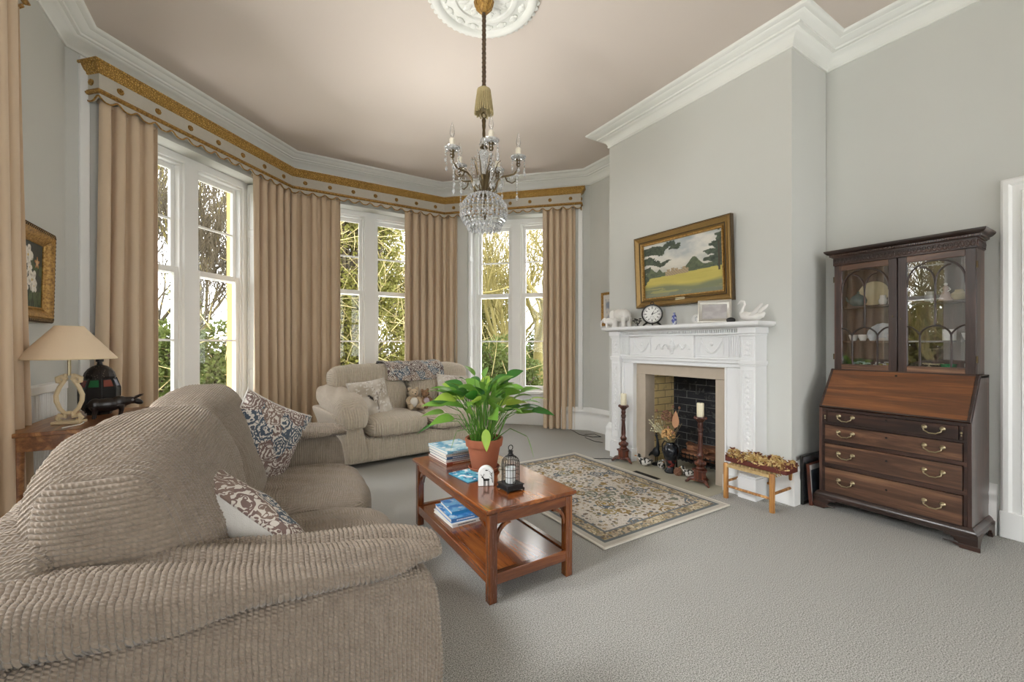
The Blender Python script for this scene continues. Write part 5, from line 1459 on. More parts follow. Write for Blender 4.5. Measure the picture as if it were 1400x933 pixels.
for nm_, mm_, hw_, hh_, wd_, dp_ in (('outer_edge', M_FRDARK, .537, .372, .014, .043), ('inner_line', M_FRDARK, .478, .313, .006, .036), ('gilt_slip', M_GILT, .452, .287, .012, .03)):
    B().sweep([(0, 0), (0, dp_), (wd_, dp_), (wd_, 0)], [(-hw_, -hh_), (hw_, -hh_), (hw_, hh_), (-hw_, hh_)], closed=True, side=-1, M=Matrix.Rotation(PI/2, 4, 'X')).obj(nm_, mm_, p, smooth=20)
def lilies(u, v):
    c = lerp(C3('1f2626'), C3('3a4138'), fbm(u*4, v*4, 4))
    if v < .25: c = lerp(C3('2a3524'), C3('4f6040'), sm(.4, .6, fbm(u*24, v*5, 3)))
    if fbm(u*7+2, v*7, 3) > .57 and v < .75: c = lerp(c, C3('55673f'), .6)
    for i, (cx, cy, r) in enumerate(((.45, .78, .2), (.62, .42, .2), (.3, .45, .18), (.52, .6, .1), (.3, .72, .15), (.7, .33, .13), (.38, .28, .12))):
        d = math.hypot(u-cx, (v-cy)*1.15); a = math.atan2(v-cy, u-cx); pr = r*(.62+.38*abs(math.cos(a*2.5+i)))
        if d < pr: c = lerp(C3('e9e4da'), C3('b9b3a6'), sm(.45, .75, fbm(u*18+i*3, v*18, 3))); 
        if d < r*.12: c = C3('c9a94a')
    d = math.hypot(u-.8, v-.7)
    if d < .07+.03*math.sin(5*math.atan2(v-.7, u-.8)): c = lerp(C3('d8b48a'), C3('b5793f'), sm(.02, .08, d))
    return c
lp = framed('flower_painting', 'painting of white flowers in a dark and gilt frame hanging on the left wall', 'painting', .58, .62, .1, M_GILT, lilies, wallM(-1.245, 3.93, 1.705, 90, .02), nx=90, ny=100,
       prof=[(0, 0), (0, .03), (.1, .045), (.25, .04), (.34, .05), (.5, .045), (.85, .015), (.88, .02), (1, .012), (1, 0)], pm=M_VOIL)
b = B()
for (sx, sz, n, hz) in ((1, 0, 20, 1), (0, 1, 20, 1)):
    for k in range(22):
        t = -1+2*(k+.5)/22
        for s in (-1, 1):
            c = (t*.28, -.036, s*.298) if sx else (s*.278, -.036, t*.298); b.ball(c, (.013, .012, .014), 7, 5)
b.obj('carved_rim', M_FRDARK, lp)
framed('small_picture', 'small gilt framed picture in the recess left of the chimney breast, above the elephants', 'picture', .33, .46, .035, M_GILT, photo_paint(('8f97a6', 'd5d2cc')), wallM(4.142, 4.165, 1.73, -90, .01), srgb('dcd9d2'))

M_PORC = plain('white_porcelain', srgb('dcdad5'), .3, noise=.04)
def elephant(name, label, pos, rz, s):
    r = thing(name, label, 'ornament', pos, rz); r.scale = (s,)*3     # faces +x, unit height about 1
    b = B().ball((-.05, 0, .62), (.52, .32, .35)).ball((.2, 0, .64), (.36, .29, .33)).ball((-.33, 0, .6), (.27, .28, .3)).ball((.56, 0, .72), (.22, .2, .24))
    for (x, y) in ((.26, .17), (.26, -.17), (-.38, .17), (-.38, -.17)): b.tube([(x, y, .5), (x+.02, y, .25), (x, y, .0)], [.15, .115, .12], 12)
    b.tube([(.66, 0, .7), (.84, 0, .56), (.88, 0, .34), (.84, 0, .16), (.9, 0, .06)], [.14, .1, .075, .055, .045], 12)
    b.tube([(-.56, 0, .66), (-.64, 0, .5), (-.62, 0, .3)], [.04, .025, .03], 8)
    remesh(b.obj('body', M_PORC, r), .022, 3)
    for q in (-1, 1):
        e = B().ball((.42, q*.26, .68), (.17, .035, .24), 14, 8, rot=(q*.25, 0, q*.5)); e.obj('ear', M_PORC, r)
        B().tube([(.7, q*.09, .58), (.82, q*.12, .47), (.95, q*.1, .46)], [.03, .024, .01], 8).obj('tusk', M_PORC, r)
    return r
elephant('elephant_ornament', 'larger white elephant ornament at the left end of the mantel shelf', (3.43, 3.285, ZM_), math.radians(82), .215)
elephant('elephant_ornament', 'smaller white elephant ornament standing before the larger one on the mantel shelf', (3.375, 3.405, ZM_), math.radians(120), .115)
# small black flower holder
f = thing('flower_holder', 'small black metal flower ornament on the mantel between elephant and clock', 'ornament', (3.40, 3.03, ZM_))
b = B().lathe([(0, 0), (.03, 0), (.03, .006), (.006, .012), (.004, .03), (0, .03)], seg=14)
for k in range(7):
    a = k*2*PI/7; rr_ = .028+.014*(k % 2); h = .06+.02*(k % 3)/2; b.tube([(0, 0, .02), (.6*rr_*math.cos(a), .6*rr_*math.sin(a), h*.6), (rr_*math.cos(a), rr_*math.sin(a), h)], .0028, 5)
    for q in range(5): aa = q*1.257; b.ball((rr_*math.cos(a)+.008*math.cos(aa), rr_*math.sin(a)+.008*math.sin(aa), h), (.007, .007, .006), 6, 4)
b.obj('flowers', M_BLACKP, f)
# clock
ck = thing('mantel_clock', 'round black clock with a white dial standing on the mantel shelf', 'clock'); ck.matrix_world = wallM(3.42, 2.86, ZM_, -52)
Mc = Matrix.Translation((0, 0, .118)) @ Matrix.Rotation(-.2, 4, 'X') @ Matrix.Rotation(PI/2, 4, 'X')      # local z of the case faces -y
B().lathe([(0, -.035), (.07, -.035), (.092, -.02), (.1, .0), (.104, .012), (.1, .02), (.09, .018), (.088, .01), (0, .01)], seg=48, M=Mc).obj('case', M_BLACKP, ck)
def dial(u, v):
    x, y = (u-.5)*2, (v-.5)*2; d = math.hypot(x, y); c = C3('e6e7e4')
    a = math.atan2(x, y) % (2*PI); h = a/(2*PI)*12
    if .86 < d < .89: c = C3('44464a')
    if .9 < d < .96 and abs(h*5-round(h*5)) < .14: c = C3('33353a')
    hn = round(h) % 12; dh = abs(h-round(h))*2*PI/12*.7
    if .6 < d < .8 and dh < (.045 if hn % 3 else .085) and (hn % 3 or abs(dh-.045) < .028 or d > .76): c = C3('25262a')
    if abs(math.hypot(x, y+.42)-.2) < .014 or (abs(x) < .015 and -.5 < y < -.38): c = C3('6f7378')
    return c
dl = painted(.178, .178, 90, 90, dial); 
ok = [math.hypot(p[0], p[2]) <= .0885 for p in dl.v]; dl.f = [q for q in dl.f if all(ok[i] for i in q)]
Md = Matrix.Translation((0, 0, .118)) @ Matrix.Rotation(-.2, 4, 'X')
dl.v = [tuple(Md @ Vector((p[0], -.0112, p[2]))) for p in dl.v]; dl.obj('dial', vcol_mat('dial_print', .3), ck, smooth=0)
b = B()
for (ang, l, w) in ((25, .048, .005), (68, .07, .0035)):
    a = math.radians(ang); b.prism([(w*math.cos(a), -w*math.sin(a)), (l*math.sin(a), l*math.cos(a)), (-w*math.cos(a), w*math.sin(a)), (-.014*math.sin(a), -.014*math.cos(a))], 'y', -.0135, -.0125, Md)
b.lathe([(0, .014), (.006, .013), (.007, .0115)], seg=12, M=Mc); b.obj('hands', M_BLACKP, ck)
b = B()
for q in (-1, 1): b.tube([(q*.05, .0, .035), (q*.075, -.02, .015), (q*.085, -.035, .005)], [.012, .009, .008], 8)
b.tube([(0, .03, .06), (0, .06, .02), (0, .075, .005)], [.01, .008, .007], 8); b.obj('foot', M_BLACKP, ck)
b = B(); b.tube([(.016*math.cos(t*PI/9), .006, .228+.016*math.sin(t*PI/9)) for t in range(19)], .004, 6); b.ball((0, .006, .216), .009); b.obj('ring', M_BLACKP, ck)
turned('small_vase', 'small blue and white vase on the mantel between clock and photo frame', 'vase', [(.0, 0), (.018, 0), (.024, .03), (.025, .06), (.018, .09), (.01, .105), (.012, .118), (.009, .118), (.007, .1), (0, .06)],
       (lambda k: (k.col(k.mix(k.math('GREATER_THAN', k.noise(40), .47), srgb('cdd2dc'), srgb('4a5394'))), k.rough(.2), k.m)[2])(N('blue_glaze')), (3.42, 2.60, ZM_))
f = thing('small_disc', 'small round white ornament on the mantel partly behind the silver photo frame', 'ornament'); f.matrix_world = wallM(3.44, 2.372, ZM_, -60)
Mq = Matrix.Translation((0, 0, .048)) @ Matrix.Rotation(PI/2, 4, 'X'); B().lathe([(0, -.006), (.04, -.006), (.046, .0), (.044, .008), (.038, .006), (0, .006)], seg=28, M=Mq).obj('disc', M_CHINA, f)
B().tube([(-.012, -.0075, .03), (-.014, -.0075, .06), (.0, -.0075, .068), (.012, -.0075, .055), (.008, -.0075, .04), (.014, -.0075, .03)], .003, 5).obj('motif', mgy, f); B().box(-.02, .02, -.012, .012, 0, .006).obj('foot', M_CHINA, f)
M_SILV = plain('silver_leaf_frame', srgb('b5b1a8'), .4, .6, .1, 60, bump=.3)
sf = framed('photo_frame', 'silver photo frame leaning on the mantel shelf under the painting', 'photo frame', .265, .2, .036, M_SILV, photo_paint(('c9c4c6', 'dcd9d8')), wallM(3.415, 2.185, ZM_+.1, -62, -.22), glass=True)
B().box(-.02, .02, .001, .005, -.09, -.005, Matrix.Rotation(.45, 4, 'X')).obj('strut', M_BLACKP, sf)
f = thing('dark_pebble', 'small black rounded ornament on the mantel just right of the photo frame', 'ornament', (3.45, 2.06, ZM_)); remesh(B().ball((0, 0, .02), (.035, .04, .028)).ball((.0, -.02, .022), (.02, .02, .02)).obj('stone', M_BLACKP, f), .006)
sw = thing('swan_ornament', 'white porcelain swan at the right end of the mantel shelf', 'ornament', (3.42, 1.862, ZM_), math.radians(100)); sw.scale = (.92,)*3
remesh(B().ball((0, 0, .045), (.085, .05, .042)).ball((.05, 0, .05), (.045, .04, .04)).tube([(.07, 0, .05), (.09, 0, .08), (.075, 0, .12), (.06, 0, .15), (.068, 0, .178), (.09, 0, .185), (.105, 0, .172)], [.03, .02, .014, .012, .012, .013, .011], 10).tube([(.1, 0, .175), (.125, 0, .158)], [.008, .004], 7).tube([(-.07, 0, .05), (-.1, 0, .075)], [.03, .012], 8).obj('body', M_PORC, sw), .005, 3)
for q in (-1, 1):
    b = B()
    for k in range(6): b.ball((-.02-.012*k, q*(.045+.004*k), .07+.011*k), (.05-.003*k, .01, .014), 10, 6, rot=(0, .45+.08*k, -q*.12))
    b.obj('wing', M_PORC, sw)

# ------------------------------------------------------------------ left corner: radiator, side table, lamp, lantern, buffalo
rd = thing('radiator', 'white ribbed radiator on the left wall behind the table lamp', 'radiator', (-1.24, 3.83, 0))
b = B()
for k in range(22):
    y = -.36+k*.0345; b.lathe([(.013, .16), (.0165, .175), (.0165, .93), (.013, .945)], (.075, y, 0), 10)
b.box(.045, .068, -.375, .38, .17, .935); b.obj('ribbed_panel', M_WHITE, rd)
B().box(.03, .105, -.385, .39, .935, .985).box(.03, .1, -.38, -.372, .16, .94).box(.03, .1, .377, .385, .16, .94).obj('casing', M_WHITE, rd, bevel=.005)
B().box(0, .045, -.3, -.26, .3, .34).box(0, .045, .26, .3, .3, .34).box(0, .045, -.3, -.26, .8, .84).box(0, .045, .26, .3, .8, .84).tube([(.06, .36, .16), (.06, .36, .0)], .009, 8).obj('bracket', M_WHITE, rd)
tb = thing('side_table', 'wooden side table behind the foreground sofa carrying the cream lamp', 'side table', (-.86, 3.64, 0))
B().box(-.25, .26, -.46, .42, .762, .785).obj('tabletop', M_TABLE2, tb, bevel=.005)
B().box(-.22, .23, -.42, .38, .68, .762).obj('apron', M_TABLE2, tb)
for sx in (-.2, .21):
    for sy in (-.4, .36): B().lathe([(.014, 0), (.02, .02), (.016, .1), (.022, .4), (.024, .68)], (sx, sy, 0), 12).obj('leg', M_TABLE2, tb)
TZ = .785
lm = thing('table_lamp', 'cream scrolled table lamp with a wide beige shade on the side table', 'lamp', (-.925, 3.45, TZ), math.radians(-12))
M_CRP = plain('cream_painted_wood', srgb('d8c7a2'), .5, noise=.1, scale=25)
b = B()
for q in (-1, 1):
    b.tube([(q*.012, 0, .255), (q*.034, 0, .275), (q*.052, 0, .265), (q*.05, 0, .245), (q*.034, 0, .24), (q*.03, 0, .25)], [.012, .014, .014, .013, .01, .007], 8)
    b.tube([(q*.016, 0, .29), (q*.022, 0, .25), (q*.045, 0, .21), (q*.06, 0, .165), (q*.058, 0, .13), (q*.042, 0, .085), (q*.02, 0, .06)], [.01, .011, .0115, .012, .0115, .011, .01], 8)
    b.tube([(q*.015, 0, .065), (q*.02, 0, .04), (q*.045, 0, .048), (q*.056, 0, .03), (q*.045, 0, .014), (q*.03, 0, .02)], [.011, .013, .014, .013, .011, .007], 8)
b.obj('scroll', M_CRP, lm)
B().box(-.065, .065, -.04, .04, 0, .016).lathe([(.0, .05), (.02, .055), (.012, .07), (0, .072)], seg=14).obj('base', M_CRP, lm, bevel=.003)
B().tube([(0, 0, .28), (0, 0, .40)], .008, 10).lathe([(0, .4), (.016, .4), (.016, .45), (.0, .455)], seg=14).obj('stem', M_BRASS, lm)
ksh = N('parchment_shade'); ksh.col(srgb('dcc8ac')); ksh.rough(.8); ksh.p.inputs['Subsurface Weight'].default_value = 0
b = B().lathe([(.203, .378), (.207, .376), (.205, .385), (.072, .555), (.063, .568), (.059, .568), (.07, .552), (.201, .384)], seg=56, closed=True); b.obj('lamp_shade', ksh.m, lm, smooth=50)
b = B().tube([(.061*math.cos(t*PI/20), .061*math.sin(t*PI/20), .567) for t in range(41)], .003, 5).tube([(.205*math.cos(t*PI/20), .205*math.sin(t*PI/20), .38) for t in range(41)], .0035, 5)
for k in range(3): a = k*2.094; b.tube([(0, 0, .45), (.06*math.cos(a), .06*math.sin(a), .566)], .002, 5)
b.obj('shade_rim', M_CRP, lm)
B().tube([(.06, .0, .01), (.08, -.02, .006), (.1, -.1, .005), (.07, -.2, .005)], .003, 6).obj('flex', M_CHINA, lm)

ln = thing('lantern', 'dark pierced metal lantern with coloured panes standing on the side table', 'lantern', (-.875, 3.80, TZ), .3)
mlan = N('pierced_iron'); vv = mlan.voro(70); mlan.col(mlan.mix(mlan.math('LESS_THAN', vv.outputs['Distance'], .22), srgb('2b2624'), srgb('6a6057'))); mlan.rough(.5, .6)
B().lathe([(0, .245), (.078, .235), (.08, .25), (.074, .275), (.058, .3), (.036, .318), (.014, .327), (0, .33)], seg=12).obj('pierced_dome', mlan.m, ln, smooth=20)
B().lathe([(0, 0), (.06, 0), (.062, .012), (.08, .03), (.1, .055), (.1, .17), (.097, .175), (.08, .235), (.07, .24), (0, .24)], seg=8).obj('body', M_BLACK, ln, smooth=10)
b = B(); b.lathe([(.016, .322), (.012, .345), (.02, .348), (.02, .372), (.016, .378), (0, .38)], seg=12)
for k in range(8): a = 2*PI*k/8; b.tube([(.1*math.cos(a), .1*math.sin(a), .05), (.101*math.cos(a), .101*math.sin(a), .172), (.08*math.cos(a), .08*math.sin(a), .24)], .004, 5)
b.obj('finial', M_BLACK, ln)
for k in range(8):
    a = 2*PI*(k+.5)/8; M = Matrix.Rotation(a, 4, 'Z'); c = ['6b1f26', '2f6a45', '7a3a2c', '27426b'][k % 4]
    b = B(); b.add([(.0935, -.026, .185), (.0935, .026, .185), (.078, .02, .228), (.078, -.02, .228), (.0915, -.026, .185), (.0915, .026, .185), (.076, .02, .228), (.076, -.02, .228)], [(0, 1, 2, 3), (7, 6, 5, 4), (0, 4, 5, 1), (1, 5, 6, 2), (2, 6, 7, 3), (3, 7, 4, 0)], M)
    if c not in MATS: MATS[c] = plain('coloured_pane_'+['red', 'green', 'amber', 'blue'][k % 4], srgb(c), .15)
    b.obj('coloured_pane', MATS[c], ln, smooth=0)
bf = thing('buffalo_figurine', 'dark carved buffalo standing in front of the lantern on the side table', 'figurine', (-.78, 3.58, TZ), math.radians(10)); bf.scale = (.165,)*3
mbf = plain('dark_carved_wood', srgb('241d1c'), .3, noise=.2)
b = B().ball((-.05, 0, .5), (.5, .22, .26)).ball((.28, 0, .56), (.26, .2, .26)).ball((-.38, 0, .52), (.22, .2, .24)).tube([(.4, 0, .58), (.62, 0, .62), (.72, 0, .6)], [.19, .14, .13], 12).ball((.8, 0, .56), (.2, .11, .11), rot=(0, .5, 0))
for (x, y) in ((.3, .12), (.32, -.12), (-.4, .12), (-.42, -.12)): b.tube([(x, y, .45), (x+.03, y, .26), (x, y, .12), (x, y, 0)], [.12, .07, .055, .06], 10)
b.tube([(-.58, 0, .58), (-.68, 0, .4), (-.64, 0, .22)], [.04, .022, .03], 7)
remesh(b.obj('body', mbf, bf), .02, 3)
b = B()
for q in (-1, 1): b.tube([(.72, q*.07, .68), (.74, q*.2, .72), (.86, q*.26, .78), (.98, q*.2, .82)], [.045, .04, .028, .008], 8)
b.obj('horn', mbf, bf)
b = B()
for q in (-1, 1): b.ball((.66, q*.16, .64), (.04, .09, .05), 10, 6, rot=(0, 0, q*.3))
part(b.obj('ear', plain('silver_inlay', srgb('8d8b90'), .4, .3), bf), 'pale inlaid ear')

# ------------------------------------------------------------------ on the coffee table
TT = .458
def book(name, label, pos, rz, w, d, h, cover, title, fn=None, group=None):
    r = thing(name, label, 'book', pos, rz, group)
    B().box(-w/2+.004, w/2-.003, -d/2+.003, d/2-.003, .002, h-.002).obj('pages', plain('pages_'+label[:18].replace(' ', '_'), srgb('dedbd0'), .8, noise=.08, scale=120), r)
    cm = plain('cover_'+label[:18].replace(' ', '_'), srgb(cover), .3, noise=.05)
    b = B(); b.box(-w/2, w/2, -d/2, d/2, 0, .0022).box(-w/2, w/2, -d/2, d/2, h-.0022, h).box(-w/2, w/2, -d/2-.0005, -d/2+.0022, 0, h); b.obj('cover', cm, r, bevel=.0008)
    if fn:
        p = painted(w-.006, d-.006, 40, 40, fn); p.v = [(a, c, h+.0004) for (a, _, c) in p.v]; p.obj('cover_print', vcol_mat('print_'+label[:18].replace(' ', '_'), .25), r, smooth=0)
    if title:
        k = random.Random(label); b = B(); x = -w*.32
        while x < w*.25:                               # a row of small unreadable letter strokes along the spine
            l = k.uniform(.004, .008); b.box(x, x+l, -d/2-.0012, -d/2-.0004, h*.35, h*.68); x += l+.003
        b.obj('spine_lettering', plain('lettering_'+label[:18].replace(' ', '_'), srgb(title), .5), r)
    return r
def sea(seed, c0, c1, c2):
    def fn(u, v):
        t = fbm(u*4+seed, v*5+seed*2, 4); c = lerp(C3(c0), C3(c1), sm(.35, .6, t)); return lerp(c, C3(c2), sm(.58, .72, fbm(u*7+seed*3, v*9, 3)))
    return fn
sx_, sy_ = 1.182, 2.70
for i, (cv, ti, h, w, d, rz, dx, lab) in enumerate((('7c3a2c', 'd9c9a8', .014, .25, .30, .05, 0, 'red brown book at the bottom of the stack beside the plant pot'),
        ('d9dad8', '6f7f96', .02, .245, .29, .02, .004, 'white book second from the bottom of the stack beside the plant pot'),
        ('38597c', 'dfe6ec', .017, .24, .285, .06, -.004, 'navy book in the middle of the stack beside the plant pot'),
        ('c9c2b6', '5f6a72', .02, .25, .29, .03, .002, 'pale grey book second from the top of the stack beside the plant pot'),
        ('6fa9c4', 'e9eef0', .016, .25, .30, .08, 0, 'light blue picture book on top of the stack beside the plant pot'))):
    z = TT+sum((.014, .02, .017, .02, .016)[:i]); book('book', lab, (sx_+dx, sy_+dx, z), rz, w, d, h, cv, ti, sea(1, '5f9fc0', 'b9d9e2', 'e4eef0') if i == 4 else None, 'books stacked on the coffee table')
book('booklet', 'thin blue booklet lying alone on the coffee table in front of the plant pot', (1.095, 2.275, TT), .12, .15, .22, .006, '2f8fb0', None, sea(4, '1f6f9a', '5fb4cc', 'e2ecee'))
for i, (cv, ti, h, w, d, rz, dx, dy, lab) in enumerate((('dfe0dc', '23303f', .022, .205, .29, 0.03, 0, 0, 'thick white book at the bottom of the pile on the lower shelf'),
        ('3f78b4', 'e9eef4', .024, .20, .285, -.02, .005, .01, 'blue book in the middle of the pile on the lower shelf'),
        ('2f86b8', None, .02, .17, .22, -.05, .02, .03, 'smaller sky blue book on top of the pile on the lower shelf'))):
    z = .132+sum((.022, .024, .02)[:i]); book('book', lab, (1.12+dx, 2.50+dy, z), rz, w, d, h, cv, ti, sea(7+i, '3f7fc0', '6fb0dc', 'b9d3e4') if i else None, 'books on the shelf of the coffee table')

# potted plant
PX, PY = 1.235, 2.345
sc_ = thing('plant_saucer', 'terracotta saucer under the plant pot on the coffee table', 'saucer', (PX, PY, TT))
M_TERR = plain('terracotta', srgb('99583c'), .8, noise=.16, scale=12, bump=.15)
B().lathe([(0, 0), (.085, 0), (.1, .022), (.096, .024), (.083, .008), (0, .008)], seg=36).obj('dish', M_TERR, sc_)
pt = thing('potted_plant', 'leafy green peace lily in a terracotta pot on the coffee table', 'plant', (PX, PY, TT+.008))
B().lathe([(.0, 0), (.072, 0), (.078, .01), (.104, .145), (.114, .146), (.12, .19), (.118, .195), (.108, .193), (.103, .15), (.1, .14), (0, .14)], seg=40).obj('pot', M_TERR, pt)
B().lathe([(.0, .172), (.06, .17), (.1055, .165), (.105, .15), (0, .15)], seg=24).obj('soil', M_SOIL, pt)
def leafm(name, c0, c1):
    k = N(name); f = k.noise(7, detail=3); k.col(k.mix(f, c0, c1)); k.rough(.35); k.p.inputs['Coat Weight'].default_value = .2
    tr = k.n('BsdfTranslucent'); tr.inputs[0].default_value = tuple(v*1.2 for v in c1[:3])+(1,); mx = k.n('MixShader'); mx.inputs[0].default_value = .3
    k.t.links.new(k.p.outputs[0], mx.inputs[1]); k.t.links.new(tr.outputs[0], mx.inputs[2]); k.t.links.new(mx.outputs[0], k.out.inputs[0]); return k.m
M_LEAF = [leafm('lily_leaf_dark', srgb('26531f'), srgb('3d7a2a')), leafm('lily_leaf', srgb('4d8230'), srgb('82ad48')), leafm('lily_leaf_yellow', srgb('7fae35'), srgb('b8cf5a'))]
M_STEM = plain('leaf_stem', srgb('55822e'), .5, noise=.15)
rr = random.Random(11); st_ = B()
VR = Vector((.852, -.524, 0)); VF = Vector((.524, .852, 0))
spec = []
for k in range(76):
    a = rr.uniform(0, 2*PI); rad = rr.uniform(.03, .24); h = rr.uniform(.30, .50)-rad*.45; spec.append((a, rad, h, rr.uniform(.14, .20), rr.uniform(.034, .05)))
spec += [(-.15, .30, .26, .15, .034), (.15, .30, .34, .12, .02), (-.05, .27, .05, .15, .024), (2.9, .27, .22, .17, .034), (3.3, .26, .17, .16, .033), (3.0, .25, .29, .17, .036), (-1.4, .1, .13, .13, .03), (3.2, .17, .09, .13, .03), (.5, .16, .5, .17, .035), (2.5, .08, .53, .16, .034), (1.5, .02, .52, .15, .034)]
for i, (a, rad, h, L, wd) in enumerate(spec):
    d = VR*math.cos(a)+VF*math.sin(a); b0 = d*rr.uniform(.01, .06)+Vector((rr.uniform(-.03, .03), rr.uniform(-.03, .03), .165))
    tip = d*rad+Vector((0, 0, .165+h*.78)); mid_ = b0*.45+tip*.55+Vector((0, 0, .05*rad/.2)); st_.tube([b0, b0*.65+mid_*.35, mid_, tip], [.0032, .0028, .0025, .002], 5)
    dd = (tip-mid_).normalized()*.6+d*.6+Vector((0, 0, -.12 if h < .2 else .12)); b = B()
    if h < .14: dd = d*.3+Vector((0, 0, -.9))
    leaf_mesh(b, tip, dd, tuple(Vector((0, 0, 1))+Vector((rr.uniform(-1, 1), rr.uniform(-1, 1), 0))*.8-VF*.35) if abs(dd.normalized().z) < .85 else tuple(d), L, wd, .35 if h > .14 else .05, 10, .18)
    b.obj('leaf', M_LEAF[0 if i % 4 == 0 else (2 if i % 5 == 2 else 1)], pt, smooth=60)
st_.obj('stems', M_STEM, pt)
b = B()
for k in range(4):
    a = rr.uniform(0, 6.28); d = VR*math.cos(a)+VF*math.sin(a); t = d*.1+Vector((0, 0, .38+.03*k)); b.tube([d*.02+Vector((0, 0, .17)), d*.05+Vector((0, 0, .3)), t], .002, 5); b.lathe([(.003, 0), (.006, .015), (.004, .04), (0, .045)], tuple(t), 8)
b.obj('flower_spike', M_LEAF[2], pt)

# birdcage lantern
bc = thing('birdcage_lantern', 'small black wire birdcage candle lantern on the coffee table', 'lantern', (1.19, 1.95, TT), .04)
b = B(); b.box(-.056, .056, -.056, .056, .008, .014); b.box(-.05, .05, -.05, .05, .014, .03); b.box(-.054, .054, -.054, .054, .03, .036)
for sx in (-1, 1):
    for sy in (-1, 1): b.ball((sx*.05, sy*.05, .006), (.007, .007, .006), 8, 5)
b.obj('base', M_BLACK, bc, bevel=.002)
b = B(); Rc = .048
for k in range(20):
    a = 2*PI*k/20; ca, sa = math.cos(a), math.sin(a)
    b.tube([(Rc*ca, Rc*sa, .034), (Rc*ca, Rc*sa, .145), (Rc*.93*ca, Rc*.93*sa, .162), (Rc*.6*ca, Rc*.6*sa, .178), (Rc*.18*ca, Rc*.18*sa, .184)], .0013, 5)
for z in (.036, .075, .115, .147): b.tube([(Rc*1.01*math.cos(2*PI*t/32), Rc*1.01*math.sin(2*PI*t/32), z) for t in range(33)], .0017, 5)
b.obj('wire_cage', M_BLACK, bc)
b = B().lathe([(.016, .182), (.018, .188), (.012, .195), (.012, .205), (.016, .208), (.006, .214), (0, .215)], seg=14); b.tube([(.014*math.cos(t*PI/9), 0, .226+.014*math.sin(t*PI/9)) for t in range(19)], .0022, 6)
b.obj('hanging_ring', M_BLACK, bc)
b = B().tube([(-.05, .0, .115), (-.075, .0, .118), (-.085, .0, .128), (-.075, 0, .138), (-.062, 0, .13)], .0018, 5).tube([(.0, -.05, .06), (-.02, -.056, .055), (.02, -.058, .05)], .002, 5); b.obj('scroll', M_BLACK, bc)
tl = B().lathe([(0, .036), (.024, .036), (.027, .04), (.027, .12), (.024, .12), (.023, .05), (0, .05)], seg=20).obj('candle_glass', plain('frosted_glass', srgb('cfd3d2'), .3), bc)
# white arched tealight screen with deer silhouettes
dm = thing('tealight_holder', 'white arched holder with a black stag silhouette standing by the birdcage lantern', 'candle holder', (1.105, 2.075, TT), math.radians(-27))
arch_ = [(-.044, 0), (.044, 0), (.044, .066)]+[(.044*math.cos(PI*t/14), .066+.044*math.sin(PI*t/14)) for t in range(1, 14)]+[(-.044, .066)]
B().prism(arch_, 'y', -.018, .018).obj('body', plain('frosted_white', srgb('dcdedb'), .4), dm, bevel=.004)
y = -.0195; b = B()
def pl(poly): b.prism(poly, 'y', y, y+.002)
pl([(-.014, .03), (.016, .03), (.02, .038), (.016, .043), (-.008, .042), (-.016, .052), (-.024, .054), (-.026, .049), (-.018, .046)])
for x in (-.012, -.006, .01, .015): pl([(x-.0014, .002), (x+.0014, .002), (x+.0018, .032), (x-.0018, .032)])
for q in ((-.02, .053, -.03, .068), (-.018, .053, -.012, .07), (-.025, .06, -.034, .06), (-.015, .062, -.006, .066)): pl([(q[0]-.0012, q[1]), (q[0]+.0012, q[1]), (q[2]+.0008, q[3]), (q[2]-.0008, q[3])])
for q in ((.036, .02, .03, .07), (.034, .04, .018, .052), (.032, .055, .02, .072), (.03, .07, .014, .086), (.03, .065, .036, .08)): pl([(q[0]-.002, q[1]), (q[0]+.002, q[1]), (q[2]+.001, q[3]), (q[2]-.001, q[3])])
pl([(-.006, .088), (.0, .093), (.008, .09), (.014, .094), (.008, .086), (.002, .086)])
b.obj('silhouette', M_BLACKP, dm)
# ------------------------------------------------------------------ garden seen through the windows
GZ = -.7
kg = N('lawn'); f = kg.noise(2.5, detail=5); kg.col(kg.mix(f, srgb('3a4220'), srgb('6a6a34'))); kg.rough(.95)
g = B(); g.grid(lambda u, v: (-45+90*u, -8+68*v, GZ-.002+.25*math.sin(u*9)*math.sin(v*7)*(v > .3)), 30, 30); 
o = g.obj('lawn', kg.m); tag(o, 'dark green lawn outside the bay windows', 'lawn', kind='stuff')
def leafy(name, c0, c1, tr=.25):
    k = N(name); f = k.noise(1.2, detail=4); h = k.noise(25, detail=2); k.col(k.mix(k.math('ADD', k.math('MULTIPLY', f, .5), k.math('MULTIPLY', h, .5)), c0, c1)); k.rough(.6); k.p.inputs['Specular IOR Level'].default_value = .25
    t = k.n('BsdfTranslucent'); t.inputs[0].default_value = c1; mx = k.n('MixShader'); mx.inputs[0].default_value = tr
    k.t.links.new(k.p.outputs[0], mx.inputs[1]); k.t.links.new(t.outputs[0], mx.inputs[2]); k.t.links.new(mx.outputs[0], k.out.inputs[0]); return k.m
M_IVY = leafy('ivy_leaf', srgb('2a3413'), srgb('5e6420')); M_CONIF = leafy('conifer_leaf', srgb('4a5020'), srgb('8d8a48')); M_LAUREL = leafy('laurel_leaf', srgb('2f3d20'), srgb('6b763c'))
M_BARKD = plain('tree_bark', srgb('4b4334'), .95, noise=.3, scale=12); M_LICHEN = plain('lichen_bark', srgb('7a7040'), .95, noise=.35, scale=9); M_TWIG = plain('straw_twig', srgb('b5a878'), .9, noise=.2)

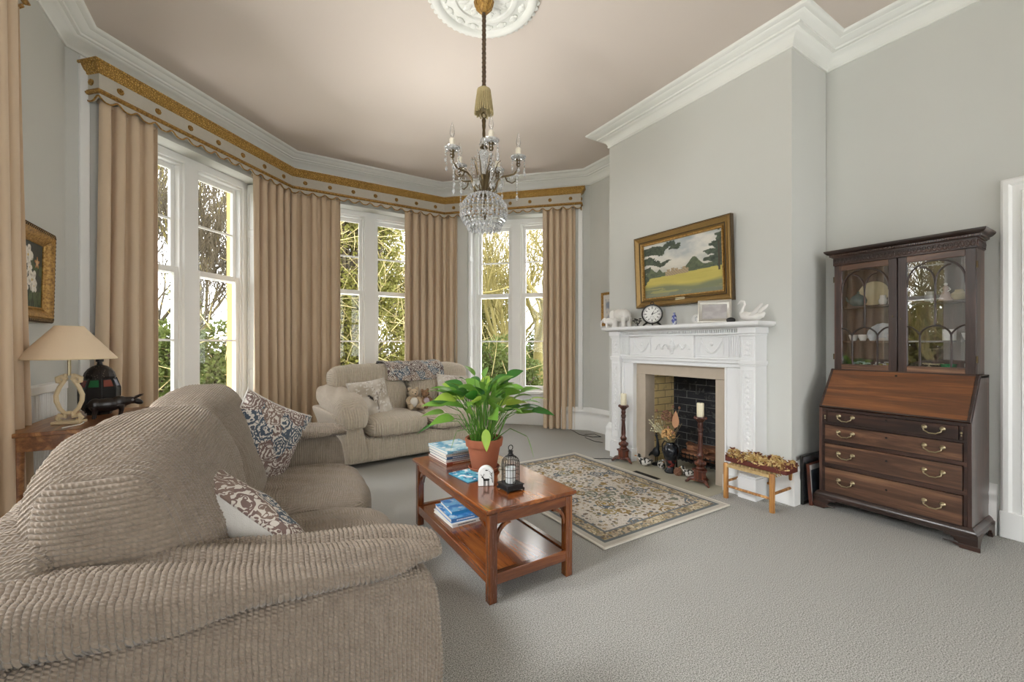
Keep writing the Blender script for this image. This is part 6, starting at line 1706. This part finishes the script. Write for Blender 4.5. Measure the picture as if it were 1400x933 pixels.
def foliage(b, rng, n, size, fn):
    """n small leaf blades; fn(rng) -> centre, outward direction"""
    vs = []; fs = []
    for _ in range(n):
        c, d = fn(rng); d = Vector(d); 
        d = (d+Vector((rng.uniform(-.9, .9), rng.uniform(-.9, .9), rng.uniform(-.9, .6)))).normalized()
        s = d.cross(Vector((rng.uniform(-1, 1), rng.uniform(-1, 1), rng.uniform(-1, 1)))).normalized(); l = size*rng.uniform(.6, 1.4); w = l*.36; c = Vector(c)
        o = len(vs); vs += [c, c+d*l*.5+s*w, c+d*l, c+d*l*.5-s*w]; fs.append((o, o+1, o+2, o+3))
    b.add(vs, fs)
def bush(name, label, cat, pos, rad, h, n, size, mat, seed, lumps=14, twigs=0, group=None):
    rng = random.Random(seed); r = thing(name, label, cat, pos, group=group)
    L = [(rng.uniform(-.65, .65)*rad[0], rng.uniform(-.65, .65)*rad[1], rng.uniform(.12, .92)*h, rng.uniform(.3, .55)) for _ in range(lumps)]
    def fn(q):
        x, y, z, s = q.choice(L); t = q.uniform(-1, 1); a = q.uniform(0, 2*PI); m = math.sqrt(1-t*t); d = (m*math.cos(a), m*math.sin(a), t); e = q.uniform(.75, 1.05)*s
        return (x+d[0]*rad[0]*e, y+d[1]*rad[1]*e, max(.02, z+d[2]*min(h*.5, rad[0])*e)), d
    b = B(); foliage(b, rng, n, size, fn); b.obj('foliage', mat, r, smooth=0)
    b = B()
    for x, y, z, s in L: b.tube([(x*.2, y*.2, 0), (x*.5, y*.5, z*.5), (x, y, z)], [.09, .06, .03], 6)
    b.obj('stem', M_BARKD, r)
    if twigs:
        b = B()
        for _ in range(twigs):
            c, d = fn(rng); c = Vector(c); d = Vector(d); e = (d+Vector((rng.uniform(-.8, .8), rng.uniform(-.8, .8), rng.uniform(-.3, .9)))).normalized(); l = rng.uniform(.5, 1.5)
            s = Vector((rng.uniform(-.3, .3), rng.uniform(-.3, .3), 0)); b.tube([c, c+e*l*.5+s*.3, c+e*l+s], [.012, .009, .004], 4)
        b.obj('twig', M_TWIG, r)
    return r
def bare_tree(label, pos, h, r0, mat, seed, lean=(0, 0), fork=3, depth=5, spread=.55, ivy=0, group=None, first=.35, up=.25):
    rng = random.Random(seed); r = thing('tree', label, 'tree', pos, group=group); b = B(); tw = B(); pts = []
    def grow(p, d, l, rad, lev):
        n = 4; rad = max(rad, .009); P = [p]; q = p.copy(); dd = d.copy()
        for i in range(n):
            dd = (dd+Vector((rng.uniform(-.22, .22), rng.uniform(-.22, .22), rng.uniform(-.05, .12)+up*.1))).normalized(); q = q+dd*(l/n); P.append(q.copy())
        (b if lev < 3 else tw).tube(P, [rad*(1-.4*i/n) for i in range(n+1)], 7 if lev < 2 else (5 if lev < 3 else 4), cap=False); pts.append((P, lev))
        if lev >= depth: return
        k = fork if lev < 3 else rng.choice((2, 3))
        for i in range(k):
            a = rng.uniform(0, 2*PI); s = dd.orthogonal().normalized(); s.rotate(Matrix.Rotation(a, 3, dd)); nd = (dd*(1-spread*.4)+s*spread*rng.uniform(.6, 1.4)+Vector((0, 0, up))).normalized()
            o = P[-1] if i < 2 else P[rng.choice((2, 3))]; grow(o, nd, l*rng.uniform(.6, .85), rad*rng.uniform(.45, .65), lev+1)
    grow(Vector((0, 0, 0)), Vector((lean[0], lean[1], 1)).normalized(), h*first, r0, 0)
    b.obj('trunk', mat, r, smooth=60); tw.obj('branches', mat, r, smooth=60)
    if ivy:
        def fn(q):
            P, lev = q.choice([t for t in pts if t[1] <= 1]); i = q.randrange(len(P)-1); c = P[i].lerp(P[i+1], q.random()); a = q.uniform(0, 6.28); d = Vector((math.cos(a), math.sin(a), q.uniform(-.3, .3))); return c+d*r0*q.uniform(.7, 1.5), d
        bb = B(); foliage(bb, rng, ivy, .1, fn); bb.obj('ivy', M_IVY, r, smooth=0)
    return r
# beyond the left bay window
G = 'trees beyond the windows'
bare_tree('tall many-stemmed bare tree seen through the right panes of the left bay window', (-1.2, 14.5, GZ), 13, .15, M_LICHEN, 3, (.0, 0), 4, 5, .42, 500, None, .2, .5)
bare_tree('bare tree with thin trunk at the left side of the left bay window', (-2.7, 15.5, GZ), 12, .13, M_BARKD, 8, (.05, 0), 3, 7, .5, 0, None, .22, .35)
bush('hedge_shrub', 'dark laurel shrub below the left bay window panes', 'shrub', (-.9, 11.5, GZ), (1.1, .8, 1), 2.3, 14000, .09, M_LAUREL, 1, 18, 60)
bush('hedge_shrub', 'dark laurel shrub at the far left behind the left bay window', 'shrub', (-3.0, 12.2, GZ), (1.2, .8, 1), 2.5, 14000, .09, M_LAUREL, 2, 18, 60)
bare_tree('slim bare sapling between the two left bay window trees', (-1.9, 13.2, GZ), 9, .08, M_BARKD, 51, (.02, 0), 4, 6, .55, 0, None, .22, .35)
bare_tree('slim bare sapling at the right of the left bay window', (-.55, 13.5, GZ), 9, .08, M_BARKD, 53, (-.02, 0), 4, 6, .55, 0, None, .22, .35)
# the big conifer before the centre window
bush('conifer', 'huge yellow green conifer filling the centre bay window', 'tree', (2.25, 12.5, GZ), (1.55, 1.1, 1), 9.5, 70000, .085, M_CONIF, 5, 90, 1300)
bush('hedge_shrub', 'olive shrub low down in the right half of the centre window', 'shrub', (4.6, 12.9, GZ), (1.2, .9, 1), 4.3, 26000, .085, M_CONIF, 9, 36, 500)
bare_tree('bare twiggy tree against the sky at the upper right of the centre window', (4.9, 16.5, GZ), 11, .14, M_BARKD, 15, (-.02, 0), 3, 7, .5, 0, None, .22, .35)
# beyond the right bay window
bare_tree('old lichen covered tree with crooked boughs seen through the right bay window', (8.9, 12.3, GZ), 11, .25, M_LICHEN, 21, (-.1, -.05), 3, 7, .75, 0, None, .2, .12)
bare_tree('bare tree behind the crooked one at the left of the right bay window', (7.6, 13.6, GZ), 11, .14, M_LICHEN, 23, (.04, 0), 4, 6, .65, 0, None, .2, .25)
bare_tree('tallest bare tree far behind the right bay window', (10.6, 17.5, GZ), 15, .2, M_LICHEN, 27, (-.06, 0), 4, 6, .6, 0, None, .2, .3)
bush('hedge_shrub', 'dark hedge shrub at the foot of the right bay window view', 'shrub', (6.6, 11.2, GZ), (1.5, .8, 1), 1.9, 14000, .09, M_LAUREL, 31, 20, 60)
bush('hedge_shrub', 'olive shrub half way up behind the right bay window', 'shrub', (9.6, 19.3, GZ), (3.2, 1, 1), 5.2, 34000, .12, M_CONIF, 32, 40, 700)
bush('hedge_shrub', 'dark green shrub behind the right half of the right bay window', 'shrub', (11.0, 14.6, GZ), (1.6, .9, 1), 2.6, 14000, .1, M_LAUREL, 33, 20, 80)
# beyond the left wall's window (seen mirrored in the bookcase glass)
bare_tree('bare tree outside the window of the left wall, mirrored in the bookcase door', (-8.5, 3.6, GZ), 9, .15, M_LICHEN, 41, (0, 0), 4, 6, .6, 0, None, .2, .2)
bush('hedge_shrub', 'broad shrub outside the window of the left wall, mirrored in the bookcase door', 'shrub', (-11, 4.4, GZ), (1.2, 2.6, 1), 3.4, 16000, .14, M_CONIF, 43, 30, 300)
